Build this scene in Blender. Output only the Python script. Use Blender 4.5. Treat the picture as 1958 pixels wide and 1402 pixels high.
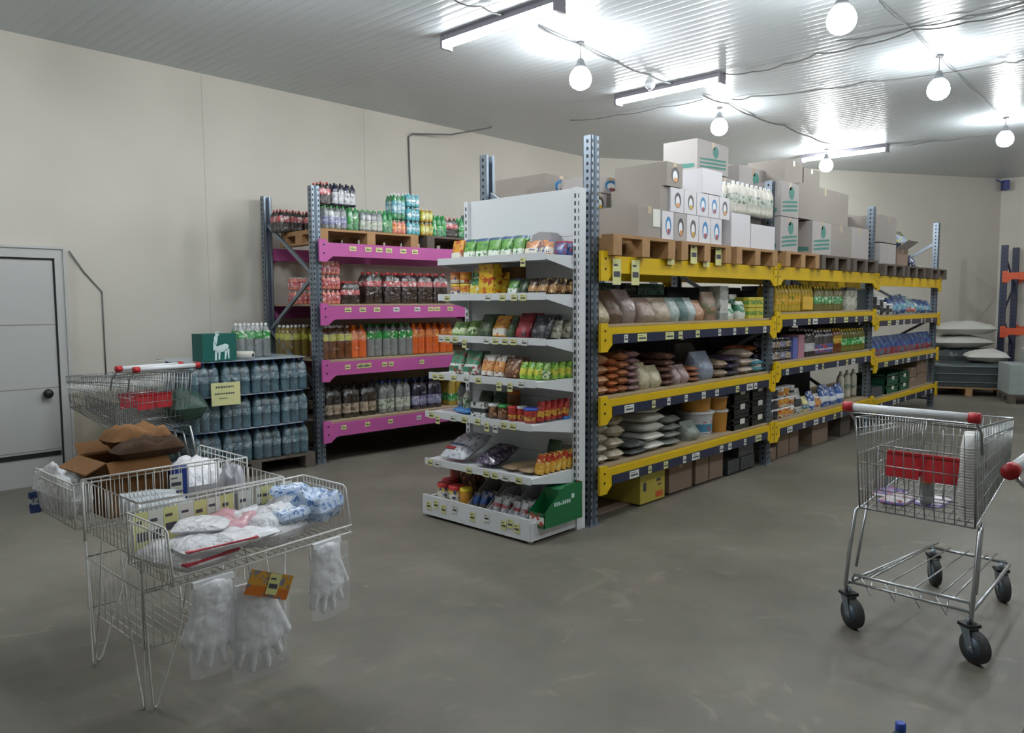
import bpy, math, random
from mathutils import Vector, Matrix, noise
R = math.radians
rnd = random.Random(7)
sc = bpy.context.scene
col = sc.collection
for o in list(bpy.data.objects): bpy.data.objects.remove(o)

# ---------------------------------------------------------------- camera (surveyed from the photo)
F, PITCH, ROLL, YAW, HCAM = 1483.0, .0818, -.0054, .751, 1.57
CAM = Vector((-4.3196, -3.2819, HCAM))
_s, _c = math.sin(YAW), math.cos(YAW)
cp, sp, cr, sr = math.cos(PITCH), math.sin(PITCH), math.cos(ROLL), math.sin(ROLL)
MA = Matrix(((1, 0, 0), (0, cp, sp), (0, -sp, cp)))
MB_ = Matrix(((cr, sr, 0), (-sr, cr, 0), (0, 0, 1)))
MC = MB_ @ MA                                   # (right, up, forward) -> camera
def w_of(r): return Vector((r[0]*_s + r[2]*_c, -r[0]*_c + r[2]*_s, r[1]))
right, up, fwd = (w_of(MC[i]) for i in range(3))
camd = bpy.data.cameras.new('camera'); camo = bpy.data.objects.new('camera', camd); col.objects.link(camo)
camd.sensor_width = 36; camd.lens = F/1958*36; camd.clip_end = 60; camd.clip_start = .05
rot = Matrix((right, up, -fwd)).transposed()
camo.matrix_world = Matrix.Translation(CAM) @ rot.to_4x4()
sc.camera = camo
# world: closed room, only a whisper of grey
w = bpy.data.worlds.new('world'); sc.world = w; w.use_nodes = True
w.node_tree.nodes['Background'].inputs[0].default_value = (.8, .85, .9, 1)
w.node_tree.nodes['Background'].inputs[1].default_value = .02
sc.view_settings.view_transform = 'Standard'; sc.view_settings.look = 'None'
sc.view_settings.gamma = 1; sc.view_settings.use_curve_mapping = False
sc.view_settings.exposure = 0.45
TUBE_W, BULB_W = 42.0, 95.0                     # emission strengths of the lamps

def ray(px, py):
    q = Vector(((px-979)/F, (701-py)/F, 1))
    return w_of(MC.transposed() @ q)
def onx(px, py, x): d = ray(px, py); return CAM + d*((x-CAM.x)/d.x)
def ony(px, py, y): d = ray(px, py); return CAM + d*((y-CAM.y)/d.y)
def onz(px, py, z): d = ray(px, py); return CAM + d*((z-CAM.z)/d.z)

# ---------------------------------------------------------------- materials
def lin(h):
    if isinstance(h, str):
        h = h.lstrip('#'); h = [int(h[i:i+2], 16)/255 for i in (0, 2, 4)]
        return tuple((c/12.92 if c <= .04045 else ((c+.055)/1.055)**2.4) for c in h)+(1,)
    return tuple(h)+(1,)
_mats = {}
def newmat(name):
    m = bpy.data.materials.new(name); m.use_nodes = True
    return m, m.node_tree, m.node_tree.nodes['Principled BSDF']
def mat(name, c, rough=.5, metal=0, spec=.5, trans=0, alpha=1, bump=0, bscale=40, var=0, vscale=8, coat=0):
    if name in _mats: return _mats[name]
    m, nt, b = newmat(name)
    b.inputs['Base Color'].default_value = lin(c)
    b.inputs['Roughness'].default_value = rough
    b.inputs['Metallic'].default_value = metal
    b.inputs['Specular IOR Level'].default_value = spec
    b.inputs['Transmission Weight'].default_value = trans
    b.inputs['Alpha'].default_value = alpha
    b.inputs['Coat Weight'].default_value = coat
    tc = nt.nodes.new('ShaderNodeTexCoord')
    if var:
        n = nt.nodes.new('ShaderNodeTexNoise'); n.inputs['Scale'].default_value = vscale; n.inputs['Detail'].default_value = 4
        nt.links.new(tc.outputs['Object'], n.inputs['Vector'])
        mx = nt.nodes.new('ShaderNodeMix'); mx.data_type = 'RGBA'
        lc = lin(c); mx.inputs[6].default_value = tuple(max(0, v*(1-var)) for v in lc[:3])+(1,)
        mx.inputs[7].default_value = tuple(min(1, v*(1+var)) for v in lc[:3])+(1,)
        nt.links.new(n.outputs[0], mx.inputs[0]); nt.links.new(mx.outputs[2], b.inputs['Base Color'])
    if bump:
        n = nt.nodes.new('ShaderNodeTexNoise'); n.inputs['Scale'].default_value = bscale; n.inputs['Detail'].default_value = 3
        nt.links.new(tc.outputs['Object'], n.inputs['Vector'])
        bp = nt.nodes.new('ShaderNodeBump'); bp.inputs['Strength'].default_value = bump; bp.inputs['Distance'].default_value = .01
        nt.links.new(n.outputs[0], bp.inputs['Height']); nt.links.new(bp.outputs[0], b.inputs['Normal'])
    _mats[name] = m; return m
def soft(h):
    c = [int(h[i:i+2], 16) for i in (1, 3, 5)]; g = sum(c)/3
    return '#%02x%02x%02x' % tuple(int(v*.84+g*.16) for v in c)
def pm(base, band, accent, z0=.35, z1=.6, rough=.3, sc_=9.0, top=None):
    """printed packaging: base colour, a band between heights z0..z1 and blotches of an accent colour"""
    base, band, accent = soft(base), soft(band), soft(accent)
    key = 'print_%s_%s_%s_%s_%s_%s_%s' % (base, band, accent, z0, z1, sc_, top)
    if key in _mats: return _mats[key]
    m, nt, b = newmat(key); b.inputs['Roughness'].default_value = rough
    N = nt.nodes.new; L = nt.links.new
    tc = N('ShaderNodeTexCoord'); sx = N('ShaderNodeSeparateXYZ'); L(tc.outputs['Generated'], sx.inputs[0])
    rp = N('ShaderNodeValToRGB'); rp.color_ramp.interpolation = 'CONSTANT'
    e = rp.color_ramp.elements; e[0].position = 0; e[0].color = lin(base); e[1].position = z0; e[1].color = lin(band)
    k = e.new(z1); k.color = lin(base)
    if top: k = e.new(.86); k.color = lin(top)
    L(sx.outputs[2], rp.inputs[0])
    oi = N('ShaderNodeObjectInfo')
    mp = N('ShaderNodeVectorMath'); mp.operation = 'ADD'; L(tc.outputs['Object'], mp.inputs[0]); L(oi.outputs['Random'], mp.inputs[1])
    n = N('ShaderNodeTexNoise'); n.inputs['Scale'].default_value = sc_*3.2; n.inputs['Detail'].default_value = 3; n.inputs['Roughness'].default_value = .7; L(mp.outputs[0], n.inputs['Vector'])
    gt = N('ShaderNodeMath'); gt.operation = 'GREATER_THAN'; gt.inputs[1].default_value = .56; L(n.outputs[0], gt.inputs[0])
    mx = N('ShaderNodeMix'); mx.data_type = 'RGBA'; L(gt.outputs[0], mx.inputs[0]); L(rp.outputs[0], mx.inputs[6]); mx.inputs[7].default_value = lin(accent)
    L(mx.outputs[2], b.inputs['Base Color'])
    _mats[key] = m; return m
def emis(name, c, s):
    m, nt, b = newmat(name); b.inputs['Base Color'].default_value = (0.8, .8, .8, 1)
    b.inputs['Emission Color'].default_value = lin(c); b.inputs['Emission Strength'].default_value = s
    _mats[name] = m; return m
def film(name, c, a, rough=.12, bump=.5):
    if name in _mats: return _mats[name]
    m, nt, b = newmat(name); N = nt.nodes.new; L = nt.links.new
    b.inputs['Base Color'].default_value = lin(c); b.inputs['Roughness'].default_value = rough; b.inputs['Specular IOR Level'].default_value = .7
    tc = N('ShaderNodeTexCoord'); n = N('ShaderNodeTexNoise'); n.inputs['Scale'].default_value = 22; n.inputs['Detail'].default_value = 4
    L(tc.outputs['Object'], n.inputs['Vector']); bp = N('ShaderNodeBump'); bp.inputs['Strength'].default_value = bump; bp.inputs['Distance'].default_value = .02
    L(n.outputs[0], bp.inputs['Height']); L(bp.outputs[0], b.inputs['Normal'])
    tr = N('ShaderNodeBsdfTransparent'); mx = N('ShaderNodeMixShader'); mx.inputs[0].default_value = a
    L(tr.outputs[0], mx.inputs[1]); L(b.outputs[0], mx.inputs[2]); L(mx.outputs[0], nt.nodes['Material Output'].inputs[0])
    _mats[name] = m; return m

WHITE = mat('white_enamel', '#d9dde0', .35)
WIRE = mat('white_wire', '#e4e4e0', .4)
CHROME = mat('chrome_wire', '#aeb2b4', .28, metal=.9)
GALV = mat('galvanised_steel', '#8e9aa6', .38, metal=.75, var=.15, vscale=20)
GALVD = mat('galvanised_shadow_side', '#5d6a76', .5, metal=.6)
YEL = mat('yellow_beam', '#d9b400', .4, var=.06)
PINK = mat('pink_beam', '#b8599a', .45, var=.06)
NAVY = mat('navy_strip', '#232b45', .35)
CHIP = mat('chipboard', '#a08f74', .8, var=.2, vscale=60)
WOOD = mat('pallet_wood', '#a58058', .8, var=.25, vscale=12)
WOODD = mat('dark_pallet_wood', '#5d544c', .8, var=.25, vscale=12)
CARD = mat('cardboard', '#98918a', .8, var=.05, vscale=5)
CARDB = mat('brown_cardboard', '#8a7666', .85, var=.1, vscale=5)
CARDD = mat('brown_kraft', '#8a6034', .85, var=.15, vscale=9)
CARDL = mat('light_cardboard', '#aaa5a2', .75, var=.05, vscale=5)
WBOX = mat('white_carton', '#d5d3d6', .6)
BLACK = mat('black_plastic', '#16181b', .45)
RED = mat('red_plastic', '#b3232a', .4)
LAB = mat('white_label', '#d9dbd2', .6)
LABY = mat('yellow_label', '#d6d694', .6)
TEAL = mat('teal_print', '#4a8479', .7)
INK = mat('ink', '#4a4a55', .7)
INKP = mat('violet_ink', '#6a64a0', .7)
GREYR = mat('grey_rubber', '#3b3d3e', .7)
TAPE = mat('packing_tape', '#b3a184', .3)

# ---------------------------------------------------------------- mesh builder
class MB:
    def __init__(s): s.v = []; s.f = []; s.mi = []; s.sm = []; s.mats = []
    def m(s, m):
        if m not in s.mats: s.mats.append(m)
        return s.mats.index(m)
    def add(s, vs, fs, m, smooth=False):
        b = len(s.v); s.v += [tuple(v) for v in vs]; i = s.m(m)
        for f in fs: s.f.append([b+k for k in f]); s.mi.append(i); s.sm.append(smooth)
        return s
    def box(s, x0, x1, y0, y1, z0, z1, m, rz=0, c=None):
        vs = [Vector((x, y, z)) for z in (z0, z1) for y in (y0, y1) for x in (x0, x1)]
        if rz:
            c = Vector(c) if c else Vector(((x0+x1)/2, (y0+y1)/2, 0)); M = Matrix.Rotation(rz, 3, 'Z')
            vs = [M @ (v-c) + c for v in vs]
        return s.add(vs, [(0, 2, 3, 1), (4, 5, 7, 6), (0, 1, 5, 4), (1, 3, 7, 5), (3, 2, 6, 7), (2, 0, 4, 6)], m)
    def bar(s, a, b, w, h, m):
        """rectangular bar between two points"""
        a, b = Vector(a), Vector(b); d = (b-a).normalized(); r = d.cross(Vector((0, 0, 1)))
        if r.length < 1e-3: r = Vector((1, 0, 0))
        r.normalize(); u = r.cross(d); vs = []
        for p in (a, b):
            for sx, sz in ((-1, -1), (1, -1), (1, 1), (-1, 1)): vs.append(p + r*sx*w/2 + u*sz*h/2)
        return s.add(vs, [(3, 2, 1, 0), (4, 5, 6, 7), (0, 1, 5, 4), (1, 2, 6, 5), (2, 3, 7, 6), (3, 0, 4, 7)], m)
    def tube(s, pts, r, m, n=6, closed=False):
        pts = [Vector(p) for p in pts]; k = len(pts); vs = []
        prev = None
        for i, p in enumerate(pts):
            if closed: d = (pts[(i+1) % k]-pts[i-1])
            else: d = pts[min(i+1, k-1)]-pts[max(i-1, 0)]
            d.normalize()
            if prev is None:
                u = d.cross(Vector((0, 0, 1)))
                if u.length < .1: u = d.cross(Vector((1, 0, 0)))
            else: u = prev - d*prev.dot(d)
            u.normalize(); prev = u; v = d.cross(u)
            for j in range(n): a = 2*math.pi*j/n; vs.append(p + (u*math.cos(a)+v*math.sin(a))*r)
        fs = []
        for i in range(k if closed else k-1):
            for j in range(n):
                a, b = i*n+j, i*n+(j+1) % n; c2, d2 = ((i+1) % k)*n+(j+1) % n, ((i+1) % k)*n+j
                fs.append((a, b, c2, d2))
        if not closed: fs.append(tuple(range(n-1, -1, -1))); fs.append(tuple(range((k-1)*n, k*n)))
        return s.add(vs, fs, m, True)
    def lathe(s, prof, m, n=14, c=(0, 0, 0), cap=True):
        vs = []; fs = []
        for r, z in prof:
            for j in range(n): a = 2*math.pi*j/n; vs.append((c[0]+r*math.cos(a), c[1]+r*math.sin(a), c[2]+z))
        for i in range(len(prof)-1):
            for j in range(n): fs.append((i*n+j, i*n+(j+1) % n, (i+1)*n+(j+1) % n, (i+1)*n+j))
        s.add(vs, fs, m, True)
        if cap:
            if prof[0][0] > 1e-4: s.add(vs[:n], [tuple(range(n-1, -1, -1))], m)
            if prof[-1][0] > 1e-4: s.add(vs[-n:], [tuple(range(n))], m)
        return s
    def cyl(s, a, b, r, m, n=12): return s.tube([a, b], r, m, n)
    def ball(s, c, rx, ry, rz, m, n=12, k=8):
        vs = []; fs = []
        for i in range(k+1):
            t = math.pi*i/k
            for j in range(n):
                a = 2*math.pi*j/n; vs.append((c[0]+rx*math.sin(t)*math.cos(a), c[1]+ry*math.sin(t)*math.sin(a), c[2]-rz*math.cos(t)))
        for i in range(k):
            for j in range(n): fs.append((i*n+j, i*n+(j+1) % n, (i+1)*n+(j+1) % n, (i+1)*n+j))
        return s.add(vs, fs, m, True)
    def poly(s, pts, m): return s.add(pts, [tuple(range(len(pts)))], m)
    def prism(s, pts, off, m):
        """polygon (3D points) extruded by vector off"""
        k = len(pts); off = Vector(off); vs = [Vector(p) for p in pts]+[Vector(p)+off for p in pts]
        fs = [tuple(range(k-1, -1, -1)), tuple(range(k, 2*k))]+[(i, (i+1) % k, k+(i+1) % k, k+i) for i in range(k)]
        return s.add(vs, fs, m)
    def pillow(s, w, d, h, m, n=10, seed=0, crumple=.12, p=2.6, z0=0):
        """closed sack lying flat, seams round the rim"""
        vs = []; fs = []
        for side in (1, -1):
            for i in range(n+1):
                for j in range(n+1):
                    u, v = 2*i/n-1, 2*j/n-1
                    t = ((1-abs(u)**p)*(1-abs(v)**p))**.5 if abs(u) < 1 and abs(v) < 1 else 0
                    q = noise.noise(Vector((u*1.7+seed*3.1, v*1.7, side+seed)))
                    q2 = noise.noise(Vector((u*4+seed, v*4, side*2)))
                    z = side*t*h/2*(1+crumple*2*q+crumple*q2)
                    if side < 0: z = max(z, -h*.42)
                    k = 1-.06*(abs(v)**2)*abs(u)
                    vs.append((u*w/2*k*(1+.03*q), v*d/2*(1-.06*abs(u)**2)*(1+.03*q2), z+h*.42+z0))
        N = (n+1)**2
        for i in range(n):
            for j in range(n):
                a = i*(n+1)+j; fs.append((a, a+n+1, a+n+2, a+1)); a += N; fs.append((a, a+1, a+n+2, a+n+1))
        return s.add(vs, fs, m, True)
    def pouch(s, w, h, d, m, seed=0, n=8, lean=0, taper=.0, crumple=.1):
        """standing bag: round foot, flat crimped top"""
        vs = []; fs = []; K = 9; A = 16
        for i in range(K+1):
            t = i/K
            dd = d/2*max(.06, (1-t**2.2))**.8*(.75+.25*min(1, t*4)); ww = w/2*(1-taper*t)*(.9+.1*min(1, t*3))
            for j in range(A):
                a = 2*math.pi*j/A; c0, s0 = math.cos(a), math.sin(a)
                e = .55+.35*t
                x = ww*math.copysign(abs(c0)**e, c0); y = dd*math.copysign(abs(s0)**e, s0)
                q = noise.noise(Vector((x*18+seed*5, y*18, t*3+seed)))
                vs.append((x*(1+crumple*q*.5), y*(1+crumple*2*q)+lean*t*h, t*h*(1+.02*q)))
        for i in range(K):
            for j in range(A): fs.append((i*A+j, i*A+(j+1) % A, (i+1)*A+(j+1) % A, (i+1)*A+j))
        s.add(vs, fs, m, True); s.add(vs[:A], [tuple(range(A-1, -1, -1))], m); s.add(vs[-A:], [tuple(range(A))], m)
        return s
    def mesh(s, name):
        me = bpy.data.meshes.new(name); me.from_pydata(s.v, [], s.f)
        for m in s.mats: me.materials.append(m)
        me.polygons.foreach_set('material_index', s.mi); me.polygons.foreach_set('use_smooth', s.sm); me.update()
        return me
    def build(s, name, parent=None, loc=(0, 0, 0), rz=0):
        o = bpy.data.objects.new(name, s.mesh(name)); col.objects.link(o); o.location = loc; o.rotation_euler[2] = rz
        if parent is not None: o.parent = parent
        return o
def tag(o, label=None, cat=None, group=None, kind=None):
    if label: o['label'] = label
    if cat: o['category'] = cat
    if group: o['group'] = group
    if kind: o['kind'] = kind
    return o
def empty(name, loc=(0, 0, 0), rz=0, label=None, cat=None, group=None):
    o = bpy.data.objects.new(name, None); col.objects.link(o); o.location = loc; o.rotation_euler[2] = rz
    o.empty_display_size = .05
    return tag(o, label, cat, group)
def obj(name, me, parent=None, loc=(0, 0, 0), rz=0):
    o = bpy.data.objects.new(name, me); col.objects.link(o); o.location = loc; o.rotation_euler[2] = rz
    if parent is not None: o.parent = parent
    return o
ORD = ['first', 'second', 'third', 'fourth', 'fifth', 'sixth', 'seventh', 'eighth', 'ninth', 'tenth', 'eleventh', 'twelfth']
def which(i, n):
    if n == 1: return ''
    if i == 0: return 'leftmost '
    if i == n-1: return 'rightmost '
    return ORD[i]+' from left, '
def lv(i, n): return 'bottom ' if i == 0 else ('top ' if i == n-1 else ('middle ' if n == 3 else ORD[i]+' from bottom '))

# ================================================================ SETTING
CH = 3.867
def st(o): o['kind'] = 'structure'; return o
# floor: worn concrete
m, nt, b = newmat('concrete_floor'); N = nt.nodes.new; L = nt.links.new
tc = N('ShaderNodeTexCoord')
n1 = N('ShaderNodeTexNoise'); n1.inputs['Scale'].default_value = .9; n1.inputs['Detail'].default_value = 8; n1.inputs['Roughness'].default_value = .62
n2 = N('ShaderNodeTexNoise'); n2.inputs['Scale'].default_value = 7; n2.inputs['Detail'].default_value = 6
n3 = N('ShaderNodeTexNoise'); n3.inputs['Scale'].default_value = 3.2; n3.inputs['Detail'].default_value = 10; n3.inputs['Distortion'].default_value = 1.4
for n_ in (n1, n2, n3): L(tc.outputs['Object'], n_.inputs['Vector'])
r1 = N('ShaderNodeValToRGB'); r1.color_ramp.elements[0].position = .3; r1.color_ramp.elements[0].color = lin('#605c53'); r1.color_ramp.elements[1].position = .72; r1.color_ramp.elements[1].color = lin('#837e73')
L(n1.outputs[0], r1.inputs[0])
r2 = N('ShaderNodeValToRGB'); r2.color_ramp.elements[0].position = .62; r2.color_ramp.elements[0].color = (0, 0, 0, 1); r2.color_ramp.elements[1].position = .72; r2.color_ramp.elements[1].color = (.3, .3, .3, 1)
L(n3.outputs[0], r2.inputs[0])
mx = N('ShaderNodeMix'); mx.data_type = 'RGBA'; L(r2.outputs[0], mx.inputs[0]); L(r1.outputs[0], mx.inputs[6]); mx.inputs[7].default_value = lin('#a09a8d')
mx2 = N('ShaderNodeMix'); mx2.data_type = 'RGBA'; mx2.blend_type = 'MULTIPLY'; mx2.inputs[0].default_value = .5; L(mx.outputs[2], mx2.inputs[6]); L(n2.outputs[1], mx2.inputs[7])
mx3 = N('ShaderNodeMix'); mx3.data_type = 'RGBA'; mx3.inputs[0].default_value = .25; L(mx.outputs[2], mx3.inputs[6]); L(mx2.outputs[2], mx3.inputs[7])
L(mx3.outputs[2], b.inputs['Base Color']); b.inputs['Roughness'].default_value = .48
bp = N('ShaderNodeBump'); bp.inputs['Strength'].default_value = .15; bp.inputs['Distance'].default_value = .01; L(n2.outputs[0], bp.inputs['Height']); L(bp.outputs[0], b.inputs['Normal'])
FLOOR = m
X0, Y0 = -9.0, -8.0
foot = [(X0, 4.39), (5.611, 4.39), (12.96, .11), (12.96, Y0), (X0, Y0)]
st(MB().prism([(x, y, -.1) for x, y in foot][::-1], (0, 0, .1), FLOOR).build('floor'))
# ceiling: glossy ribbed panels, ribs along Y
m, nt, b = newmat('ceiling_panels'); N = nt.nodes.new; L = nt.links.new
tc = N('ShaderNodeTexCoord'); sx = N('ShaderNodeSeparateXYZ'); L(tc.outputs['Object'], sx.inputs[0])
mu = N('ShaderNodeMath'); mu.operation = 'MULTIPLY'; mu.inputs[1].default_value = math.pi/.1; L(sx.outputs[0], mu.inputs[0])
si = N('ShaderNodeMath'); si.operation = 'SINE'; L(mu.outputs[0], si.inputs[0])
pw = N('ShaderNodeMath'); pw.operation = 'ABSOLUTE'; L(si.outputs[0], pw.inputs[0])
po = N('ShaderNodeMath'); po.operation = 'POWER'; po.inputs[1].default_value = .35; L(pw.outputs[0], po.inputs[0])
bp = N('ShaderNodeBump'); bp.inputs['Strength'].default_value = .6; bp.inputs['Distance'].default_value = .008; L(po.outputs[0], bp.inputs['Height']); L(bp.outputs[0], b.inputs['Normal'])
nn = N('ShaderNodeTexNoise'); nn.inputs['Scale'].default_value = .5; L(tc.outputs['Object'], nn.inputs['Vector'])
cr_ = N('ShaderNodeValToRGB'); cr_.color_ramp.elements[0].color = lin('#c0c8cc'); cr_.color_ramp.elements[1].color = lin('#ccd5da'); L(nn.outputs[0], cr_.inputs[0]); L(cr_.outputs[0], b.inputs['Base Color'])
b.inputs['Roughness'].default_value = .27; b.inputs['Specular IOR Level'].default_value = .38
st(MB().prism([(x, y, CH) for x, y in foot][::-1], (0, 0, .15), m).build('ceiling'))
# walls: cream sandwich panels, wide vertical joints, faint dirt low down
def wallmat(name, c1, c2):
    m, nt, b = newmat(name); N = nt.nodes.new; L = nt.links.new
    tc = N('ShaderNodeTexCoord'); n = N('ShaderNodeTexNoise'); n.inputs['Scale'].default_value = 1.1; n.inputs['Detail'].default_value = 5
    L(tc.outputs['Object'], n.inputs['Vector'])
    r = N('ShaderNodeValToRGB'); r.color_ramp.elements[0].position = .3; r.color_ramp.elements[0].color = lin(c1); r.color_ramp.elements[1].position = .75; r.color_ramp.elements[1].color = lin(c2)
    L(n.outputs[0], r.inputs[0])
    L(r.outputs[0], b.inputs['Base Color'])
    b.inputs['Roughness'].default_value = .55; return m
WALL = wallmat('cream_wall', '#c3bfb4', '#ccc8bd')
def wallq(name, a, b_):
    a, b_ = Vector((a[0], a[1], 0)), Vector((b_[0], b_[1], 0)); d = (b_-a).normalized(); nrm = Vector((-d.y, d.x, 0))*.15
    mb = MB(); mb.prism([a, b_, b_+nrm, a+nrm], (0, 0, CH), WALL); return st(mb.build(name))
wallq('wall_left', (X0, 4.39), (5.611, 4.39)); wallq('wall_back', (5.611, 4.39), (12.96, .11))
wallq('wall_right', (12.96, .11), (12.96, Y0)); wallq('wall_behind', (X0, Y0), (X0, 4.39)); wallq('wall_near', (12.96, Y0), (X0, Y0))
# low band of rough plaster by the door, thin panel joints
PLAST = mat('low_plaster', '#b3aa98', .8, bump=.4, bscale=9, var=.1, vscale=3)
st(MB().box(-1.94, -.2, 4.378, 4.392, 0, .78, PLAST).build('trim_1'))
GROOVE = mat('panel_joint', '#8c887e', .8); JOINT = mat('faint_wall_joint', '#bdb9ae', .7)
for i, x in enumerate((-.62, 1.35)):
    st(MB().box(x, x+.006, 4.388, 4.392, .8, CH, JOINT).build('trim_%d' % (i+2)))
# cold-room door, left
DOORM = mat('door_white', '#b4b6b4', .45, var=.05, vscale=2)
DGAP = mat('door_gap', '#1b1c1d', .8)
mb = MB(); mb.box(-3.3, -2.06, 4.32, 4.386, .0, 1.965, DOORM)
for z in (.30, .845, 1.40): mb.box(-3.3, -2.06, 4.3185, 4.322, z, z+.008, GROOVE)
door = st(mb.build('door_1'))
mb = MB(); mb.box(-3.3, -2.07, 4.312, 4.322, .245, .285, DGAP); mb.build('bottom_gap_strip', door)
mb = MB()
mb.box(-2.05, -1.985, 4.30, 4.39, 0, 1.98, DOORM); mb.box(-3.4, -1.985, 4.30, 4.39, 1.98, 2.06, DOORM)
mb.box(-2.062, -2.05, 4.31, 4.39, 0, 1.98, DGAP); mb.box(-3.3, -2.05, 4.31, 4.39, 1.965, 1.98, DGAP)
mb.box(-1.985, -1.965, 4.285, 4.39, 0, 2.06, DOORM); mb.box(-3.4, -1.965, 4.285, 4.39, 2.06, 2.08, DOORM)
mb.build('door_frame', door)
mb = MB(); mb.cyl((-2.16, 4.322, .80), (-2.16, 4.30, .80), .03, BLACK); mb.ball((-2.16, 4.275, .80), .042, .032, .042, BLACK); mb.build('door_knob', door)

# ================================================================ LAMPS AND CEILING CABLES
TUBE = emis('lit_tube', (.93, .97, 1.0), TUBE_W); BULB = emis('lit_bulb', (.95, .98, 1.0), BULB_W)
LAMPG = mat('lamp_housing', '#6c6a72', .5); SOCK = mat('bulb_socket', '#4b4d4f', .5); CABLE = mat('grey_cable', '#6c6d6c', .6)
tubes = [(.35, .57, 'nearest the camera, at the top of the picture'), (2.97, .62, 'in the middle of the row'), (7.94, .60, 'farthest away, over the shelving'), (-2.1, 1.1, 'added as fill out of frame above the wire stand')]  # tube over the wire stand is unseen, added to brighten the near end
for i, (x, y0, where) in enumerate(tubes):
    r = empty('ceiling_tube_light', (x, y0+.63, CH), 0, 'long lit fluorescent ceiling light, '+where, 'ceiling light', 'fluorescent ceiling lights')
    mb = MB(); mb.prism([(-.05, -.63, 0), (-.06, -.63, -.02), (-.06, -.63, -.055), (.06, -.63, -.055), (.06, -.63, -.02), (.05, -.63, 0)], (0, 1.26, 0), LAMPG); mb.build('housing', r)
    for s_ in (-1, 1):
        e = MB().box(-.062, .062, s_*.63-.012, s_*.63+.012, -.115, 0, LAMPG).build('end_cap', r)
    arc = [(.055*math.cos(math.pi+math.pi*k/8), -.615, -.055+.045*math.sin(math.pi+math.pi*k/8)) for k in range(9)]
    MB().prism(arc, (0, 1.23, 0), TUBE).build('diffuser', r)
bulbs = [(1.27, 1.085, 3.555, 'hanging over the white end display'), (4.24, 1.324, 3.64, 'hanging over the cartons on the yellow shelving'), (1.25, -1.193, 3.50, 'at the top right, nearest the camera'),
         (3.9, -1.118, 3.555, 'on the right, between two others in its row'), (7.224, -1.03, 3.6, 'farthest right, near the back wall'), (7.69, 1.39, 3.626, 'below the farthest tube light'), (-1.64, 1.1, 3.56, 'at the top edge, above the pink shelving'), (-1.5, -1.2, 3.55, 'added out of frame beside the nearest tube light'), (-4.1, 2.3, 3.55, 'added out of frame on the door side'),  # last two bulbs are unseen, added to light the display and left wall
         (-1.4, -3.5, 3.55, 'added out of frame beside the camera'), (1.3, -3.5, 3.55, 'added out of frame in the right aisle, nearest'), (4.0, -3.5, 3.55, 'added out of frame in the right aisle, second'), (7.2, -3.5, 3.55, 'added out of frame in the right aisle, third'), (10.2, -3.4, 3.55, 'added out of frame in the far corner')]  # all unseen bulbs, added as fill for the aisle and walls
for i, (x, y, z, where) in enumerate(bulbs):
    r = empty('hanging_bulb', (x, y, z), 0, 'round lit bulb on a short cord, '+where, 'light bulb', 'bare hanging bulbs')
    MB().lathe([(.04, .1), (.05, .085), (.075, .06), (.092, .025), (.098, -.01), (.092, -.045), (.072, -.075), (.04, -.095), (.001, -.102)], BULB, 20).build('globe', r)
    MB().lathe([(.05, .084), (.052, .10), (.036, .125), (.03, .15), (.02, .165), (.006, .17)], SOCK, 14).build('socket', r)
    MB().tube([(0, 0, .165), (.004, .003, (CH-z)*.6+.08), (0, 0, CH-z)], .004, SOCK).build('cord', r)
    MB().lathe([(.001, CH-z-.02), (.035, CH-z-.018), (.035, CH-z)], SOCK, 12).build('ceiling_cup', r)
def cable(pts, label, r=.007, z=None):
    P = [onz(a, b_, CH-.012) for a, b_ in pts]; Q = []
    for i in range(len(P)-1):
        for k in range(4):
            t = k/4; q = P[i].lerp(P[i+1], t); q.z = CH-.012-.02*math.sin(math.pi*t)
            Q.append(q)
    Q.append(P[-1])
    mb = MB(); mb.tube(Q, r, CABLE, 5); root = mb.build('ceiling_cable'); tag(root, label, 'cable', 'cables along the ceiling')
cable([(868, 0), (920, 12), (966, 28)], 'grey cable running to the nearest tube light')
cable([(1030, 50), (1107, 84), (1180, 118), (1240, 142), (1290, 160)], 'grey cable from nearest tube light to the middle one', .01)
cable([(1344, 182), (1392, 198), (1440, 222), (1500, 240), (1550, 262), (1590, 275)], 'grey cable from middle tube light to the farthest one', .01)
cable([(1378, 140), (1440, 137), (1500, 122), (1562, 102), (1640, 88), (1750, 56), (1850, 42), (1958, 18)], 'grey cable drooping from middle tube light to the right edge')
cable([(1600, 78), (1750, 50), (1850, 30), (1958, 4)], 'grey cable beside the drooping one, upper of the two')
cable([(1400, 190), (1437, 184), (1570, 170), (1656, 156), (1790, 143), (1922, 118), (1958, 114)], 'thin grey cable crossing below the far right bulbs')
cable([(1680, 0), (1737, 50), (1800, 112), (1830, 138), (1880, 188), (1915, 222)], 'thin pale cable feeding the right row of bulbs', .005)
cable([(1697, 282), (1780, 270), (1860, 262), (1925, 254)], 'thin grey cable leaving the farthest tube light', .006)
cable([(1090, 230), (1180, 220), (1260, 205), (1344, 190)], 'thin pale cable across the middle of the ceiling', .005)
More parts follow.
